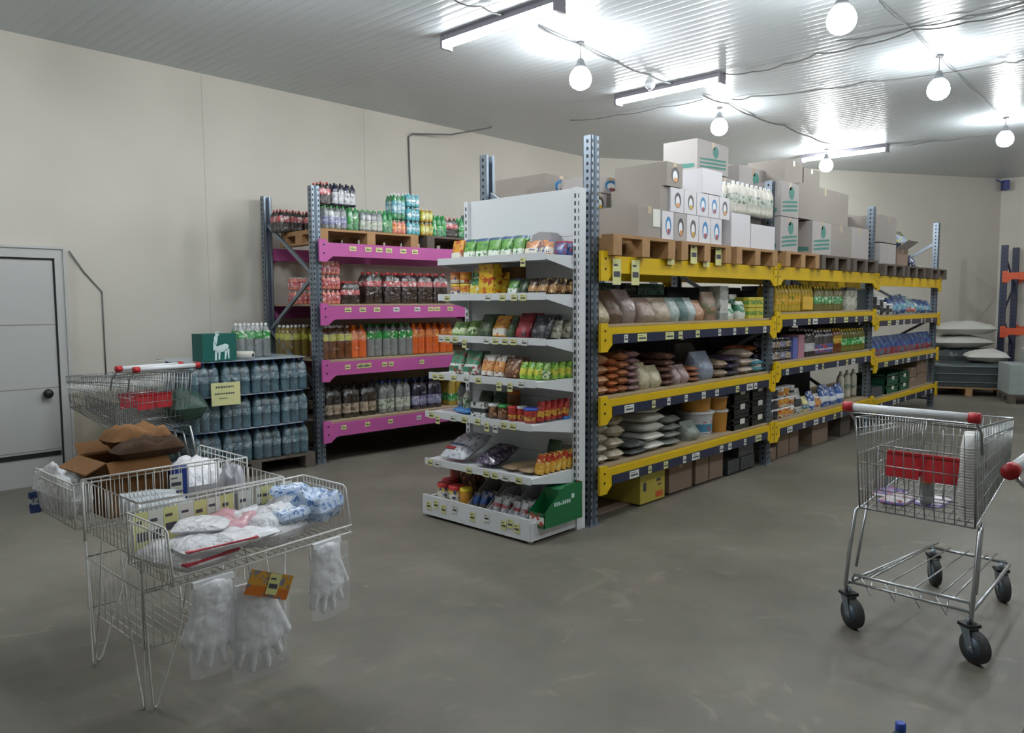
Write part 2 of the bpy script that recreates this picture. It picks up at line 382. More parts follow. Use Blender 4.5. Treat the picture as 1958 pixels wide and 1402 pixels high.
# left-wall conduit + its cable run
a = ony(781, 262, 4.38); b_ = ony(786, 400, 4.38); c_ = onz(940, 244, CH-.01)
mb = MB(); mb.tube([b_+Vector((0, 0, -.6)), b_, a, a+Vector((.04, -.03, .04)), a.lerp(c_, .5)+Vector((0, 0, -.03)), c_], .011, CABLE, 6)
tag(mb.build('wall_cable'), 'grey cable climbing the left wall to the ceiling', 'cable')
P = [ony(132, 480, 4.37), ony(160, 520, 4.38), ony(195, 558, 4.38), ony(198, 620, 4.38), ony(203, 720, 4.38)]
tag(MB().tube(P, .006, CABLE, 5).build('door_cable'), 'thin cable angling down beside the white door frame', 'cable')
d = onz(1243, 160, CH)
r = empty('smoke_detector', (d.x, d.y, CH), 0, 'small round white smoke detector between two tube lights', 'smoke detector')
MB().lathe([(.055, 0), (.055, -.02), (.045, -.04), (.02, -.055), (.001, -.056)], WHITE, 20).build('housing', r)
MB().lathe([(.022, -.05), (.02, -.065), (.001, -.066)], LAMPG, 14).build('sensor', r)
q = Vector((12.8, .02, 3.72)); r = empty('wall_speaker', q, R(30), 'small blue speaker high in the far corner', 'speaker')
SPK = mat('blue_speaker', '#3a4580', .5)
MB().box(-.07, .07, -.05, .05, -.09, .09, SPK).build('body', r)
MB().lathe([(.045, 0), (.03, .012), (.001, .014)], BLACK, 14).build('cone', r).rotation_euler = (R(90), 0, 0)
r.children[-1].location = (0, -.05, 0)
MB().bar((0, .05, .05), (.1, .12, .12), .02, .02, SPK).build('bracket', r)

# ================================================================ PALLET RACKS
def upright(h=2.7, m=GALV):
    """slotted C-profile post, 90 x 70 mm"""
    mb = MB(); t = .004
    mb.box(-.045, .045, -.035, -.035+t, 0, h, m)
    for s_ in (-1, 1):
        mb.box(s_*.045-t*(s_ > 0), s_*.045+t*(s_ < 0), -.035, .035, 0, h, m)
        mb.box(min(s_*.045, s_*.02), max(s_*.045, s_*.02), .031, .035, 0, h, m)
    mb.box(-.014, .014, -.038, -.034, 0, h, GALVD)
    z = .05
    while z < h-.04:
        for s_ in (-1, 1):
            mb.box(s_*.03-.006, s_*.03+.006, -.0362, -.035, z, z+.022, BLACK)
            mb.box(s_*.0462-.001, s_*.0462+.001, -.01, .006, z, z+.022, BLACK)
        z += .05
    mb.box(-.07, .07, -.055, .055, 0, .006, m)
    return mb.mesh('upright')
UP = upright()
def braces(root, x, y0, y1, h=2.7, flip=1, m=GALV):
    zs = [.16, .75, 1.3, 1.85, 2.4]
    for k in range(len(zs)-1):
        a, b_ = (y0, y1) if (k % 2 == 0) == (flip > 0) else (y1, y0)
        MB().bar((x, a, zs[k]), (x, b_, zs[k+1]), .025, .035, m).build('brace', root)
    MB().bar((x, y0, .12), (x, y1, .12), .03, .035, m).build('brace', root)
def beam(x0, x1, y, zt, h, m, strip=False, side=-1):
    mb = MB(); yf = y+side*.05; yb = y
    mb.box(x0+.045, x1-.045, min(yf, yb), max(yf, yb), zt-h, zt, m)
    for xx, s_ in ((x0+.045, 1), (x1-.045, -1)):                 # hooked end plates
        e0, e1 = (xx-.05, xx+.035) if s_ > 0 else (xx-.035, xx+.05)
        mb.box(e0, e1, y+side*.056, y+side*.036, zt-h-.055, zt+.03, m)
        mb.prism([(xx+s_*.035, y+side*.052, zt-h), (xx+s_*.035, y+side*.052, zt-h-.05), (xx+s_*.10, y+side*.052, zt-h)][::s_], (0, -side*.012, 0), m)
        for z in (zt-.03, zt-h+.02): mb.box(xx-.008, xx+.008, y+side*.0575-.001, y+side*.0575+.001, z, z+.014, BLACK)
    return mb
def tag_mb(w_, h_, yellow, seed=0):
    mb = MB(); mb.box(-w_/2, w_/2, -.0015, .0, 0, h_, LABY if yellow else LAB)
    mb.box(-w_*.38, w_*.38, -.0022, -.0015, h_*.30, h_*.52, INK); mb.box(-w_*.38, w_*.1, -.0022, -.0015, h_*.72, h_*.8, INK)
    return mb.mesh('price_label')
TAGS = {}
def price(parent, x, y, z, w_=.06, h_=.045, yellow=True, rz=0, tilt=0):
    k = (round(w_, 3), round(h_, 3), yellow)
    if k not in TAGS: TAGS[k] = tag_mb(*k)
    o = obj('price_label', TAGS[k], parent, (x, y, z), rz); o.rotation_euler[0] = tilt; return o

# --- yellow rack, three bays
YX = [0, 2.784, 5.562, 8.33]
LV = {0: [1.893, 1.395, .885, .39], 1: [1.90, 1.445, .965, .385], 2: [1.875, 1.375, .86, .345]}
yr = empty('pallet_rack', (0, 0, 0), 0, 'long galvanised pallet rack with yellow beams and loaded shelves', 'shelving')
for i, x in enumerate(YX):
    obj('upright', UP, yr, (x, 0, 0)); obj('upright', UP, yr, (x, 1.0, 0), math.pi)
    braces(yr, x, .03, .97, flip=1 if i else -1)
ntag = 0
for bay in range(3):
    x0, x1 = YX[bay], YX[bay+1]
    for k, z in enumerate(LV[bay]):
        h = .115 if k else .12
        b1 = beam(x0, x1, -.036, z, h, YEL).build('front_beam', yr)
        b2 = beam(x0, x1, 1.036, z, h, YEL, side=1).build('rear_beam', yr)
        if k:
            b3 = MB().box(x0+.14, x1-.14, -.092, -.086, z-h, z-h*.42, NAVY).build('label_holder', yr)
            n_ = {0: 9, 1: 8, 2: 7}[bay]
            for j in range(n_):
                if ntag > 95: break
                x = x0+.2+(x1-x0-.4)*((j+rnd.uniform(.1, .9))/n_)
                price(yr, x, -.0925, z-h+.004, rnd.choice((.045, .06, .12)), .056, rnd.random() < .3); ntag += 1
            MB().box(x0+.05, x1-.05, -.05, 1.05, z+.002, z+.02, CHIP).build('shelf_board', yr)
# --- pink rack along the left wall (stands slightly askew)
PQ = Vector((-.087, 3.266, 0)); PA = -.0567
pr = empty('pallet_rack', PQ, PA, 'galvanised pallet rack with pink beams holding drinks by the wall', 'shelving')
PZ = [2.162, 1.547, .996, .391]
for i, x in enumerate((0, 2.75, 5.5)):
    obj('upright', UP, pr, (x, 0, 0)); obj('upright', UP, pr, (x, .99, 0), math.pi)
    braces(pr, x, .03, .96, flip=-1)
for bay in range(2):
    x0, x1 = bay*2.75, bay*2.75+2.75
    for k, z in enumerate(PZ):
        beam(x0, x1, -.036, z, .13, PINK).build('front_beam', pr); beam(x0, x1, 1.026, z, .13, PINK, side=1).build('rear_beam', pr)
        if k: MB().box(x0+.05, x1-.05, -.055, 1.03, z+.002, z+.02, CHIP).build('shelf_board', pr)
for k, xs in enumerate(((.37, .55, .68, .8, .98, 1.13), (.3, .47, .64, .88, 1.15, 1.33, 1.42, 1.6), (.28, .42, .5, .72, .8, 1.2), (.22, .5, .78, 1.15))):
    for x in xs: price(pr, x, -.0875, PZ[k]-(.07, .06, .075, .07)[k], .075 if k < 2 else .06, .045, x not in (.88, 1.15))
for x in (.45, .52): price(pr, x, -.0875, PZ[2]-.07, .075, .045)

# --- blue rack with orange beams, far right
BLU = mat('blue_upright', '#2d3550', .5); ORA = mat('orange_beam', '#d2572f', .5)
UPB = MB().box(-.05, .05, -.04, .04, 0, 2.55, BLU)
z = .06
while z < 2.5: UPB.box(-.051, -.049, -.01, .01, z, z+.03, BLACK); UPB.box(-.02, .02, -.0412, -.04, z, z+.03, BLACK); z += .075
UPB = UPB.mesh('upright')
br = empty('pallet_rack', (11.87, -.2, 0), R(-90), 'blue pallet rack with orange beams at the right edge', 'shelving')

for x in (0, 2.75):
    for y in (0, .95): obj('upright', UPB, br, (x, y, 0))
    braces(br, x, .03, .92, 2.5, m=BLU)
for z in (2.06, 1.08):
    beam(0, 2.75, -.036, z, .12, ORA).build('front_beam', br); beam(0, 2.75, .986, z, .12, ORA, side=1).build('rear_beam', br)

# ================================================================ WHITE END DISPLAY (gondola) in front of the yellow rack
SLOT = mat('slot_dark', '#2c2f33', .8)
gd = empty('display_shelf', (-.115, .53, 0), R(-90), 'white metal end display of six shelves stocked with packets', 'display shelf')
# local: x along the width (+x to the right of the photo), y = depth into the rack, front at -y
GW = .53
mb = MB(); mb.box(-GW, GW, -.03, 0, .08, 2.34, WHITE)
for z in (.5, .9, 1.3, 1.7, 2.02): mb.box(-GW, GW, -.0308, -.030, z, z+.003, GROOVE)
mb.build('back_panel', gd)
for s_ in (-1, 1):
    mb = MB(); mb.box(s_*GW-.02, s_*GW+.02, -.06, .03, 0, 2.34, WHITE)
    z = .12
    while z < 2.3:
        mb.box(s_*GW-.006, s_*GW+.006, -.0612, -.06, z, z+.028, SLOT)
        mb.box(s_*GW+.0195*s_-.0015, s_*GW+.0195*s_+.0015, -.052, -.044, z, z+.028, SLOT); z += .05
    mb.build('side_post', gd)
SH = [(1.885, .325), (1.625, .325), (1.325, .325), (1.055, .425), (.775, .465), (.425, .475)]
for z, d in SH:
    mb = MB(); mb.box(-GW+.01, GW-.01, -d-.03, -.03, z-.03, z, WHITE)
    mb.prism([(-GW+.008, -d-.036, z-.036), (-GW+.008, -d-.036, z+.012), (-GW+.008, -d-.0302, z+.012), (-GW+.008, -d-.0302, z-.036)][::-1], (2*GW-.016, 0, 0), WHITE)
    mb.build('shelf', gd)
    for s_ in (-1, 1):
        MB().prism([(s_*(GW-.009), -.03, z+.001), (s_*(GW-.009), -d-.03, z+.001), (s_*(GW-.009), -d-.03, z-.031), (s_*(GW-.009), -.03, z-.10)][::s_], (s_*.003, 0, 0), WHITE).build('shelf_bracket', gd)
mb = MB(); mb.box(-GW, GW, -.525, -.03, .085, .10, WHITE); mb.box(-GW, GW, -.53, -.515, .02, .165, WHITE)
for s_ in (-1, 1): mb.box(s_*GW-.008, s_*GW+.008, -.525, -.03, .02, .14, WHITE)
mb.build('base_shelf', gd)
for x in (-.5, .5):
    for y in (-.49, -.08): MB().lathe([(.02, 0), (.02, .006), (.007, .008), (.007, .03)], CHROME, 10).build('levelling_foot', gd, (x, y, 0))
GL = {0: (.33,), 1: (-.42, .0, .14, .25, .33), 2: (-.49, -.42, -.34, -.24, -.02, .07, .16, .24, .34), 3: (-.45, -.38, -.25, -.12, -.0, .2, .3, .4), 4: (-.45, -.38, -.22, -.10, .03, .12, .20, .28, .36), 5: (-.46, -.38, -.05, .12, .2, .30, .42)}
for k, (z, d) in enumerate(SH):
    for j, x in enumerate(GL[k]):
        hang = (k, j) in ((0, 0), (2, 3), (4, 1), (4, 6), (3, 5), (3, 6), (4, 5))
        price(gd, x, -d-.0385-.001*(j % 2), z-(.075 if hang else .04), .045 if hang else .055, .06 if hang else .042, (j+k) % 4 != 2)
for j, x in enumerate((-.46, -.38, -.30, -.18, -.0, .14, .30, .36, .42)): price(gd, x, -.532, .06+.02*(j % 2), .05, .06, j not in (3, 5))

# ================================================================ SHOPPING TROLLEYS
def make_cart(name, label, loc, rz, group=None):
    """handle end at local x=0, basket runs towards +x, width along y"""
    r = empty(name, loc, rz, label, 'shopping cart', group); W = .252; L_ = .84
    def bk(x, s_, z): return (x, s_*(W-.05*x/L_), z)      # plan taper
    ztop = lambda x: 1.02-.05*x/L_
    zbot = lambda x: .57+.17*max(0, (x-.1))/L_
    mb = MB(); hw = .0024
    # rims
    mb.tube([bk(0, -1, ztop(0)), bk(L_, -1, ztop(L_)), bk(L_, 1, ztop(L_)), bk(0, 1, ztop(0))], .005, CHROME, 6, closed=True)
    mb.tube([bk(.02, -1, .965), bk(L_, -1, .925), bk(L_, 1, .925), bk(.02, 1, .965)], .003, CHROME, 5)
    mb.tube([bk(.07, -1, .57), bk(L_-.06, -1, zbot(L_-.06)), bk(L_-.06, 1, zbot(L_-.06)), bk(.07, 1, .57)], .005, CHROME, 6, closed=True)
    for s_ in (-1, 1):
        for k in range(25):
            t = k/24; xt = t*L_; xb = .07+t*(L_-.13); a, b_ = bk(xt, s_, ztop(xt)), bk(xb, s_, zbot(xb)); mb.tube([a, b_], hw, CHROME, 4)
        for f_ in (.2, .4, .6, .8):
            mb.tube([bk(.02+.05*f_, s_, .57+(1-f_)*.45), bk(L_-.06*f_, s_, zbot(L_)+(1-f_)*(ztop(L_)-zbot(L_)))], hw, CHROME, 4)
    for k in range(13):
        y = -1+2*k/12
        mb.tube([(L_, y*(W-.05), ztop(L_)), (L_-.06, y*(W-.05), zbot(L_-.06))], hw, CHROME, 4)
        mb.tube([(.07, y*W, .57), (L_-.06, y*(W-.05), zbot(L_-.06))], hw, CHROME, 4)
        mb.tube([(.07, y*W, .57), (.0, y*W, 1.0)], hw, CHROME, 4)
    for f_ in (.25, .5, .75):
        mb.tube([(L_-.06*f_, -(W-.05), ztop(L_)-f_*.23), (L_-.06*f_, W-.05, ztop(L_)-f_*.23)], hw, CHROME, 4)
    for k in range(1, 12):
        x = .07+k*.06; mb.tube([bk(x, -1, zbot(x)), bk(x, 1, zbot(x))], hw, CHROME, 4)
    for z in (.66, .80): mb.tube([(.07-(z-.57)*.16, -W, z), (.07-(z-.57)*.16, W, z)], hw, CHROME, 4)
    mb.build('basket', r)
    # handle bar with brackets and caps
    mb = MB(); mb.tube([(-.06, -.245, 1.075), (-.06, .245, 1.075)], 0.019, WHITE, 12); hd = mb.build('handle', r)
    for s_ in (-1, 1):
        MB().tube([(-.06, s_*.243, 1.075), (-.06, s_*.285, 1.075)], .024, RED, 12).build('end_cap', hd)
        MB().tube([(-.055, s_*.265, 1.07), (-.03, s_*.268, 1.04), (.03, s_*.268, 1.0), (.06, s_*.268, .9)], .006, CHROME, 6).build('handle_bracket', r)
    MB().tube([(-.05, -.25, 1.045), (.0, -.25, 1.04), (.0, .25, 1.04), (-.05, .25, 1.045)], .004, CHROME, 6).build('handle_rail', r)
    # fold-down child seat
    mb = MB(); mb.tube([(.155, -.2, .87), (.155, .2, .87)], .004, CHROME); mb.tube([(.15, -.2, .845), (.15, .2, .845)], .003, CHROME)
    for k in range(9): y = -.2+.05*k; mb.tube([(.155, y, .87), (.12, y, .66)], hw, CHROME, 4)
    mb.tube([(.12, -.2, .66), (.12, .2, .66)], .003, CHROME); mb.build('child_seat', r)
    fl = MB()
    for s_ in (-1, 1): fl.prism([(.143, s_*.082-.075, .85), (.143, s_*.082+.075, .85), (.122, s_*.082+.073, .735), (.122, s_*.082-.073, .735)], (.006, 0, 0), RED)
    fl.box(.134, .140, -.02, .02, .75, .84, RED); fl.box(.136, .150, -.155, .155, .845, .857, RED); fl.build('seat_flap', r)
    # legs and chassis
    cz = .24
    for s_ in (-1, 1):
        MB().tube([(.10, s_*.262, .565), (.07, s_*.268, .555), (.02, s_*.272, .36), (-.015, s_*.272, .20), (.0, s_*.266, .16)], .0095, CHROME, 8).build('leg', r)
        MB().tube([(.17, s_*.252, .575), (.12, s_*.258, .40), (.08, s_*.262, .27)], .007, CHROME, 8).build('leg', r)
        MB().tube([(-.005, s_*.266, .21), (.45, s_*.235, .20), (.90, s_*.20, .19), (.93, s_*.18, .19)], .009, CHROME, 8).build('side_rail', r)
    mb = MB(); mb.tube([(.93, -.18, .19), (.93, .18, .19)], .009, CHROME, 8); mb.tube([(.03, -.262, .20), (.03, -.25, .245), (.03, .25, .245), (.03, .262, .20)], .008, CHROME, 8)
    mb.tube([(.0, -.262, .215), (.0, .262, .215)], .006, CHROME, 6)
    for s_ in (-1, 1): mb.tube([(.04, s_*.18, .24), (.90, s_*.14, .235)], .005, CHROME, 6)
    for k in range(4):
        y = -.165+.11*k
        mb.tube([(.03, y, .235), (.02, y+.0, .165), (.02, y+.045, .235)], .004, CHROME, 5); mb.tube([(.02, y+.045, .235), (.88, y*.8+.03, .225)], .004, CHROME, 5)
    mb.build('lower_rack', r)
    for x, y, turn in ((.0, -.262, 1.05), (.0, .262, 1.0), (.90, -.165, .55), (.90, .165, .6)):
        c_ = empty('caster', (x, y, 0), turn); c_.parent = r
        tr = -.035
        MB().tube([(tr, -.017, .07), (tr, -.013, .07), (tr, .013, .07), (tr, .017, .07)], .07, GREYR, 22).build('wheel', c_)
        h_ = MB(); h_.tube([(tr, -.020, .07), (tr, .020, .07)], .044, GALVD, 16); h_.tube([(tr, -.027, .07), (tr, .027, .07)], .008, CHROME, 8); h_.build('hub', c_)
        f_ = MB()
        for s_ in (-1, 1): f_.prism([(tr-.016, s_*.023, .055), (tr+.016, s_*.023, .055), (.024, s_*.023, .145), (-.024, s_*.023, .145)], (0, s_*.003, 0), GALV)
        f_.box(-.026, .026, -.027, .027, .143, .15, GALV); f_.cyl((0, 0, .148), (0, 0, .19), .011, GALV)
        f_.build('fork', c_); MB().box(-.034, .034, -.031, .031, .151, .165, BLACK).build('collar', c_)
    return r
cartR = make_cart('shopping_cart', 'empty-looking chrome shopping cart with red seat flap standing on the open floor', (-.545, -2.235, 0), R(-2.8), 'shopping carts')
cartR['label'] = 'chrome shopping cart with white handle standing alone on the open floor, holding cups'
make_cart('shopping_cart', 'shopping cart cut off by right edge, only its red handle end showing', (-1.44, -2.885, 0), R(-90), 'shopping carts')
# pair nested beside the door: handle from (-1.99,2.83) to (-1.36,2.95)
a_ = math.atan2(.114, .625)
for k, (dx, lb) in enumerate(((0, 'nearer of the two nested shopping carts beside the water pallet'), (.20, 'farther of the two nested shopping carts beside the water pallet'))):
    c0 = Vector((-1.70, 2.90)); dirx = Vector((-math.sin(a_), math.cos(a_))); p = c0+dirx*(dx+.06)
    make_cart('shopping_cart', lb, (p.x-.02*k, p.y, 0), a_+math.pi/2, 'shopping carts')

# ================================================================ WIRE STAND with baskets on its sides
ws = empty('wire_stand', (-2.88, 0, 0), 0, 'white wire merchandising stand with hairpin legs and side baskets of bags', 'display stand')
def wpt(x, y, z): return (x+2.88, y, z)
AX, BX, AY, CY, ZT = -3.18, -2.57, -.28, .32, .82
mb = MB()
for z, rr in ((ZT, .005), (.60, .004)):
    mb.tube([wpt(AX, AY, z), wpt(BX, AY, z), wpt(BX, CY, z), wpt(AX, CY, z)], rr, WIRE, 6, closed=True)
for k in range(1, 16):
    x = AX+(BX-AX)*k/16; y = AY+(CY-AY)*k/16
    for yy in (AY, CY): mb.tube([wpt(x, yy, .60), wpt(x, yy, ZT)], .002, WIRE, 4)
    for xx in (AX, BX): mb.tube([wpt(xx, y, .60), wpt(xx, y, ZT)], .002, WIRE, 4)
    mb.tube([wpt(x, AY, .60), wpt(x, CY, .60)], .002, WIRE, 4)
for x in (AX, BX):
    for y in (AY, CY): mb.tube([wpt(x, y, .55), wpt(x, y, ZT)], .006, WIRE, 6)
mb.build('top_basket', ws)
mb = MB(); lx = -2.86
mb.tube([wpt(AX, AY, .25), wpt(lx, AY, .25), wpt(lx, CY, .25), wpt(AX, CY, .25)], .004, WIRE, 6, closed=True)
mb.tube([wpt(AX, AY, .48), wpt(lx, AY, .48), wpt(lx, CY, .48), wpt(AX, CY, .48)], .004, WIRE, 6, closed=True)
for k in range(0, 10):
    t = k/9; x = AX+(lx-AX)*t; y = AY+(CY-AY)*t
    for yy in (AY, CY): mb.tube([wpt(x, yy, .25), wpt(x, yy, .48)], .002, WIRE, 4)
    mb.tube([wpt(AX, y, .25), wpt(AX, y, .48)], .002, WIRE, 4); mb.tube([wpt(lx, y, .25), wpt(lx, y, .48)], .002, WIRE, 4)
    mb.tube([wpt(x, AY, .25), wpt(x, CY, .25)], .002, WIRE, 4)
mb.build('lower_basket', ws)
for (cx_, cy_, dx, dy) in ((AX, AY, 1, 1), (BX, AY, -1, 1), (AX, CY, 1, -1), (BX, CY, -1, -1)):
    # one V in each side plane, meeting at the corner
    MB().tube([wpt(cx_, cy_, .6), wpt(cx_+dx*.02, cy_, .02), wpt(cx_+dx*.03, cy_, .004), wpt(cx_+dx*.045, cy_, .02), wpt(cx_+dx*.14, cy_, .30), wpt(cx_+dx*.20, cy_, .60)], .0042, WIRE, 6).build('leg', ws)
    MB().tube([wpt(cx_, cy_, .6), wpt(cx_, cy_+dy*.02, .02), wpt(cx_, cy_+dy*.03, .004), wpt(cx_, cy_+dy*.045, .02), wpt(cx_, cy_+dy*.14, .30), wpt(cx_, cy_+dy*.20, .60)], .0042, WIRE, 6).build('leg', ws)
def side_basket(c4, nm='side_basket', n=24):
    """c4: back-left, back-right, front-right, front-left (plan) at floor z .60; f: top of side panels .80"""
    BL, BR, FR, FL = [Vector((x+2.88, y, 0)) for x, y in c4]; zb, zt, zl = .605, .80, .635
    up_ = lambda p, z: Vector((p.x, p.y, z))
    mb = MB()
    mb.tube([up_(BL, zb), up_(BR, zb), up_(FR, zb), up_(FL, zb)], .004, WIRE, 6, closed=True)
    mb.tube([up_(FL, zl), up_(FR, zl)], .004, WIRE, 6); mb.tube([up_(BL, zt), up_(BR, zt)], .004, WIRE, 6)
    for a, f_ in ((BL, FL), (BR, FR)):
        k = a.lerp(f_, .85)
        mb.tube([up_(a, zb), up_(a, zt), up_(k, zt), up_(a.lerp(f_, .9), zt-.012), up_(f_, zb)], .004, WIRE, 6)
        mb.tube([up_(a, zt-.03), up_(k, zt-.03)], .003, WIRE, 5)
        for i in range(1, 14):
            t = i/14; zz = zt if t < .85 else zt-(t-.85)/.15*(zt-zb)
            mb.tube([up_(a.lerp(f_, t), zb), up_(a.lerp(f_, t), zz)], .002, WIRE, 4)
    for i in range(1, n):
        t = i/n; p, q = BL.lerp(BR, t), FL.lerp(FR, t)
        mb.tube([up_(p, zt), up_(p, zb), up_(q, zb), up_(q, zl)], .002, WIRE, 4)
    return mb.build(nm, ws)
side_basket(((-3.23, -.30), (-2.44, -.235), (-2.43, -.58), (-3.22, -.665)))
side_basket(((-2.41, .335), (-3.21, .335), (-3.21, .93), (-2.41, .93)))
def hook(p, l=.05):
    return MB().tube([p, p+Vector((0, -.005, -l)), p+Vector((0, -.02, -l-.018)), p+Vector((0, -.04, -l-.01)), p+Vector((0, -.045, -l+.01))], .0028, WIRE, 5).build('hook', ws)
for x, y, z in ((-3.2, -.665, .60), (-2.95, -.637, .60), (-2.65, -.605, .60), (-2.5, -.59, .6)): hook(Vector((x+2.88, y, z)), .07)
# price cards clipped along the front basket's back panel
cards = [(-3.18, 1, .16), (-3.125, 0, .16), (-3.065, 1, .13), (-3.0, 0, .13), (-2.94, 1, .18), (-2.885, 0, .13), (-2.825, 1, .17), (-2.745, 0, .17), (-2.66, 0, .15), (-2.635, 1, .16), (-2.54, 0, .15)]
for i, (x, yl, hh) in enumerate(cards):
    c_ = price(ws, x+2.88, -.306+(x+3.23)*.082-.001*(i % 2), ZT-.03-hh, .058, hh, bool(yl), rz=R(4.7))
for i, (x, yl) in enumerate(((-2.78, 0), (-2.78, 1))): price(ws, x+2.88, CY-.008, ZT-.03-.09*(i+1), .06, .08, bool(yl))

# ---- things in and on the wire stand
PLW = film('clear_bag', '#dfe4ea', .45, .15, .6); PLM = film('milky_bag', '#f4f6fa', .82, .16, 1.0)
GLV = mat('white_glove_plastic', '#f1f3f7', .35, bump=.3, bscale=25)
REDP = mat('red_bag_edge', '#c33a48', .4); BLUP = pm('#dfe8f2', '#b9d0ee', '#4a78c0', .1, .9, .25, 14)
rnd.seed(11)
def flatbag(name, label, cat, loc, rz, w_, d_, h_, m, seed, tilt=0, group=None, edge=None):
    o = MB().pillow(w_, d_, h_, m, 14, seed, .3, 3.5).build(name, None, loc, rz); tag(o, label, cat, group); o.rotation_euler[0] = tilt
    if edge:
        e = MB().box(-w_*.46, w_*.46, -d_*.49, -d_*.40, h_*.5, h_*.58, edge); e.build('coloured_edge', o)
    return o
Z = .612
flatbag('bag_bundle', 'bundle of clear bags with red edge at the left end of front basket', 'plastic bags', (-3.09, -.47, Z), R(12), .25, .33, .09, PLM, 1, edge=REDP)
flatbag('bag_bundle', 'bundle of clear bags with red edge spilling over front basket lip', 'plastic bags', (-3.03, -.56, Z+.07), R(-2), .29, .21, .05, PLM, 2, edge=REDP)
flatbag('bag_bundle', 'pink-tinted clear bag bundle below the yellow price cards', 'plastic bags', (-2.92, -.42, Z+.05), R(25), .28, .22, .09, film('pink_bag', '#dda6b0', .75), 3)
flatbag('bag_bundle', 'flat white sheet-like bag bundle leaning on left basket bags', 'plastic bags', (-3.02, -.46, Z+.115), R(-35), .20, .18, .035, PLM, 4)
flatbag('folded_packet', 'shiny white folded pack on the front basket lip', 'packet', (-2.87, -.57, Z+.07), R(8), .17, .14, .035, mat('shiny_white_film', '#eef0f4', .15, bump=.4, bscale=20), 5)
flatbag('bag_bundle', 'large milky bag bundle in the middle of the front basket', 'plastic bags', (-2.75, -.43, Z), R(15), .28, .29, .14, PLM, 6)
flatbag('bag_bundle', 'pale bag bundle behind the blue-printed packs, right side', 'plastic bags', (-2.57, -.36, Z), R(-5), .24, .20, .15, PLM, 7)
flatbag('blue_printed_pack', 'crumpled blue and white printed pack lying flat, lower right of basket', 'packet', (-2.67, -.50, Z+.08), R(10), .20, .13, .06, BLUP, 8)
flatbag('blue_printed_pack', 'crumpled blue and white printed pack bulging at basket right end', 'packet', (-2.53, -.47, Z+.05), R(28), .22, .18, .13, BLUP, 9)
flatbag('blue_printed_pack', 'small blue and white pack behind the other two blue packs', 'packet', (-2.58, -.36, Z+.14), R(-20), .18, .10, .05, BLUP, 10)
# disposable glove packs hanging from the front rail
def glove_mesh(m, sc_=1.0, spread=.2, thumb=1):
    mb = MB(); th = .02
    def cap(a, b_, r0, r1, n=12):
        a, b_ = Vector(a), Vector(b_)
        for i in range(n+1):
            t = i/n; p = a.lerp(b_, t); r_ = r0+(r1-r0)*t
            mb.ball(p, r_, th*(.6+.4*(r_/r0)), r_, m, 8, 6)
    for i in range(14):
        z = -.015-.0125*i; wd = .07+.0015*i
        mb.ball((0, 0, z), wd, th*1.3, .034, m, 12, 6)
    mb.box(-.062, .062, -.006, .006, -.03, .012, m)
    cap((-.055, 0, -.17), (-.072, 0, -.235), .017, .013); cap((-.02, 0, -.18), (-.026, 0, -.262), .019, .015)
    cap((.02, 0, -.18), (.024, 0, -.262), .019, .016); cap((.052, 0, -.17), (.066, 0, -.232), .018, .014)
    cap((thumb*.055, 0, -.08), (thumb*.098, .003, -.165), .021, .017)
    me = mb.mesh('glove_pack'); return me
def gloves(loc, rz, label, seed, s_=1, thumb=1, bag=True):
    root = empty('glove_pack', loc, rz, label, 'glove pack', 'glove packs hanging from the wire stand')
    g = obj('glove', glove_mesh(GLV, thumb=thumb), root); g.scale = (s_, s_*1.1, s_)
    rm = g.modifiers.new('r', 'REMESH'); rm.mode = 'VOXEL'; rm.voxel_size = .005; rm.use_smooth_shade = True
    sm_ = g.modifiers.new('s', 'SMOOTH'); sm_.iterations = 14; sm_.factor = .6
    tx = bpy.data.textures.new('wr', 'CLOUDS'); tx.noise_scale = .03
    dm = g.modifiers.new('d', 'DISPLACE'); dm.texture = tx; dm.strength = .009; dm.mid_level = .5
    if bag:
        b_ = MB().pillow(.20*s_, .30*s_, .03, film('bag_sleeve', '#e6eaee', .22, .1, .7), 14, seed, .5, 4).build('sleeve', root, (0, -.012, -.14*s_)); b_.rotation_euler = (R(90), 0, 0)
    MB().box(-.07*s_, .07*s_, -.012, .004, .0, .022, GLV).build('header', root)
    return root
gloves((-3.10, -.70, .595), R(3), 'glove pack bulging out of its bag, leftmost of three hanging', 3, 1.1, -1)
gloves((-2.945, -.72, .545), R(-4), 'glove pack hanging low in the middle with an orange card', 4, 1.15)
gloves((-2.60, -.645, .60), R(6), 'glove pack with fingers pointing down, rightmost of three', 5, 1.0)
oc = empty('header_card', (-2.92, -.765, .555), R(-4), 'tilted orange card with yellow price tag over the middle gloves', 'card'); 
c_ = MB().box(-.085, .085, -.002, .002, -.045, .045, pm('#d9701c', '#d99a2a', '#6e7f9a', .4, 1.0, .3, 10)).build('printed_card', oc); c_.rotation_euler = (0, R(22), 0)
pr_ = price(oc, .0, -.004, -.035, .045, .075); pr_.rotation_euler = (0, R(22), 0)
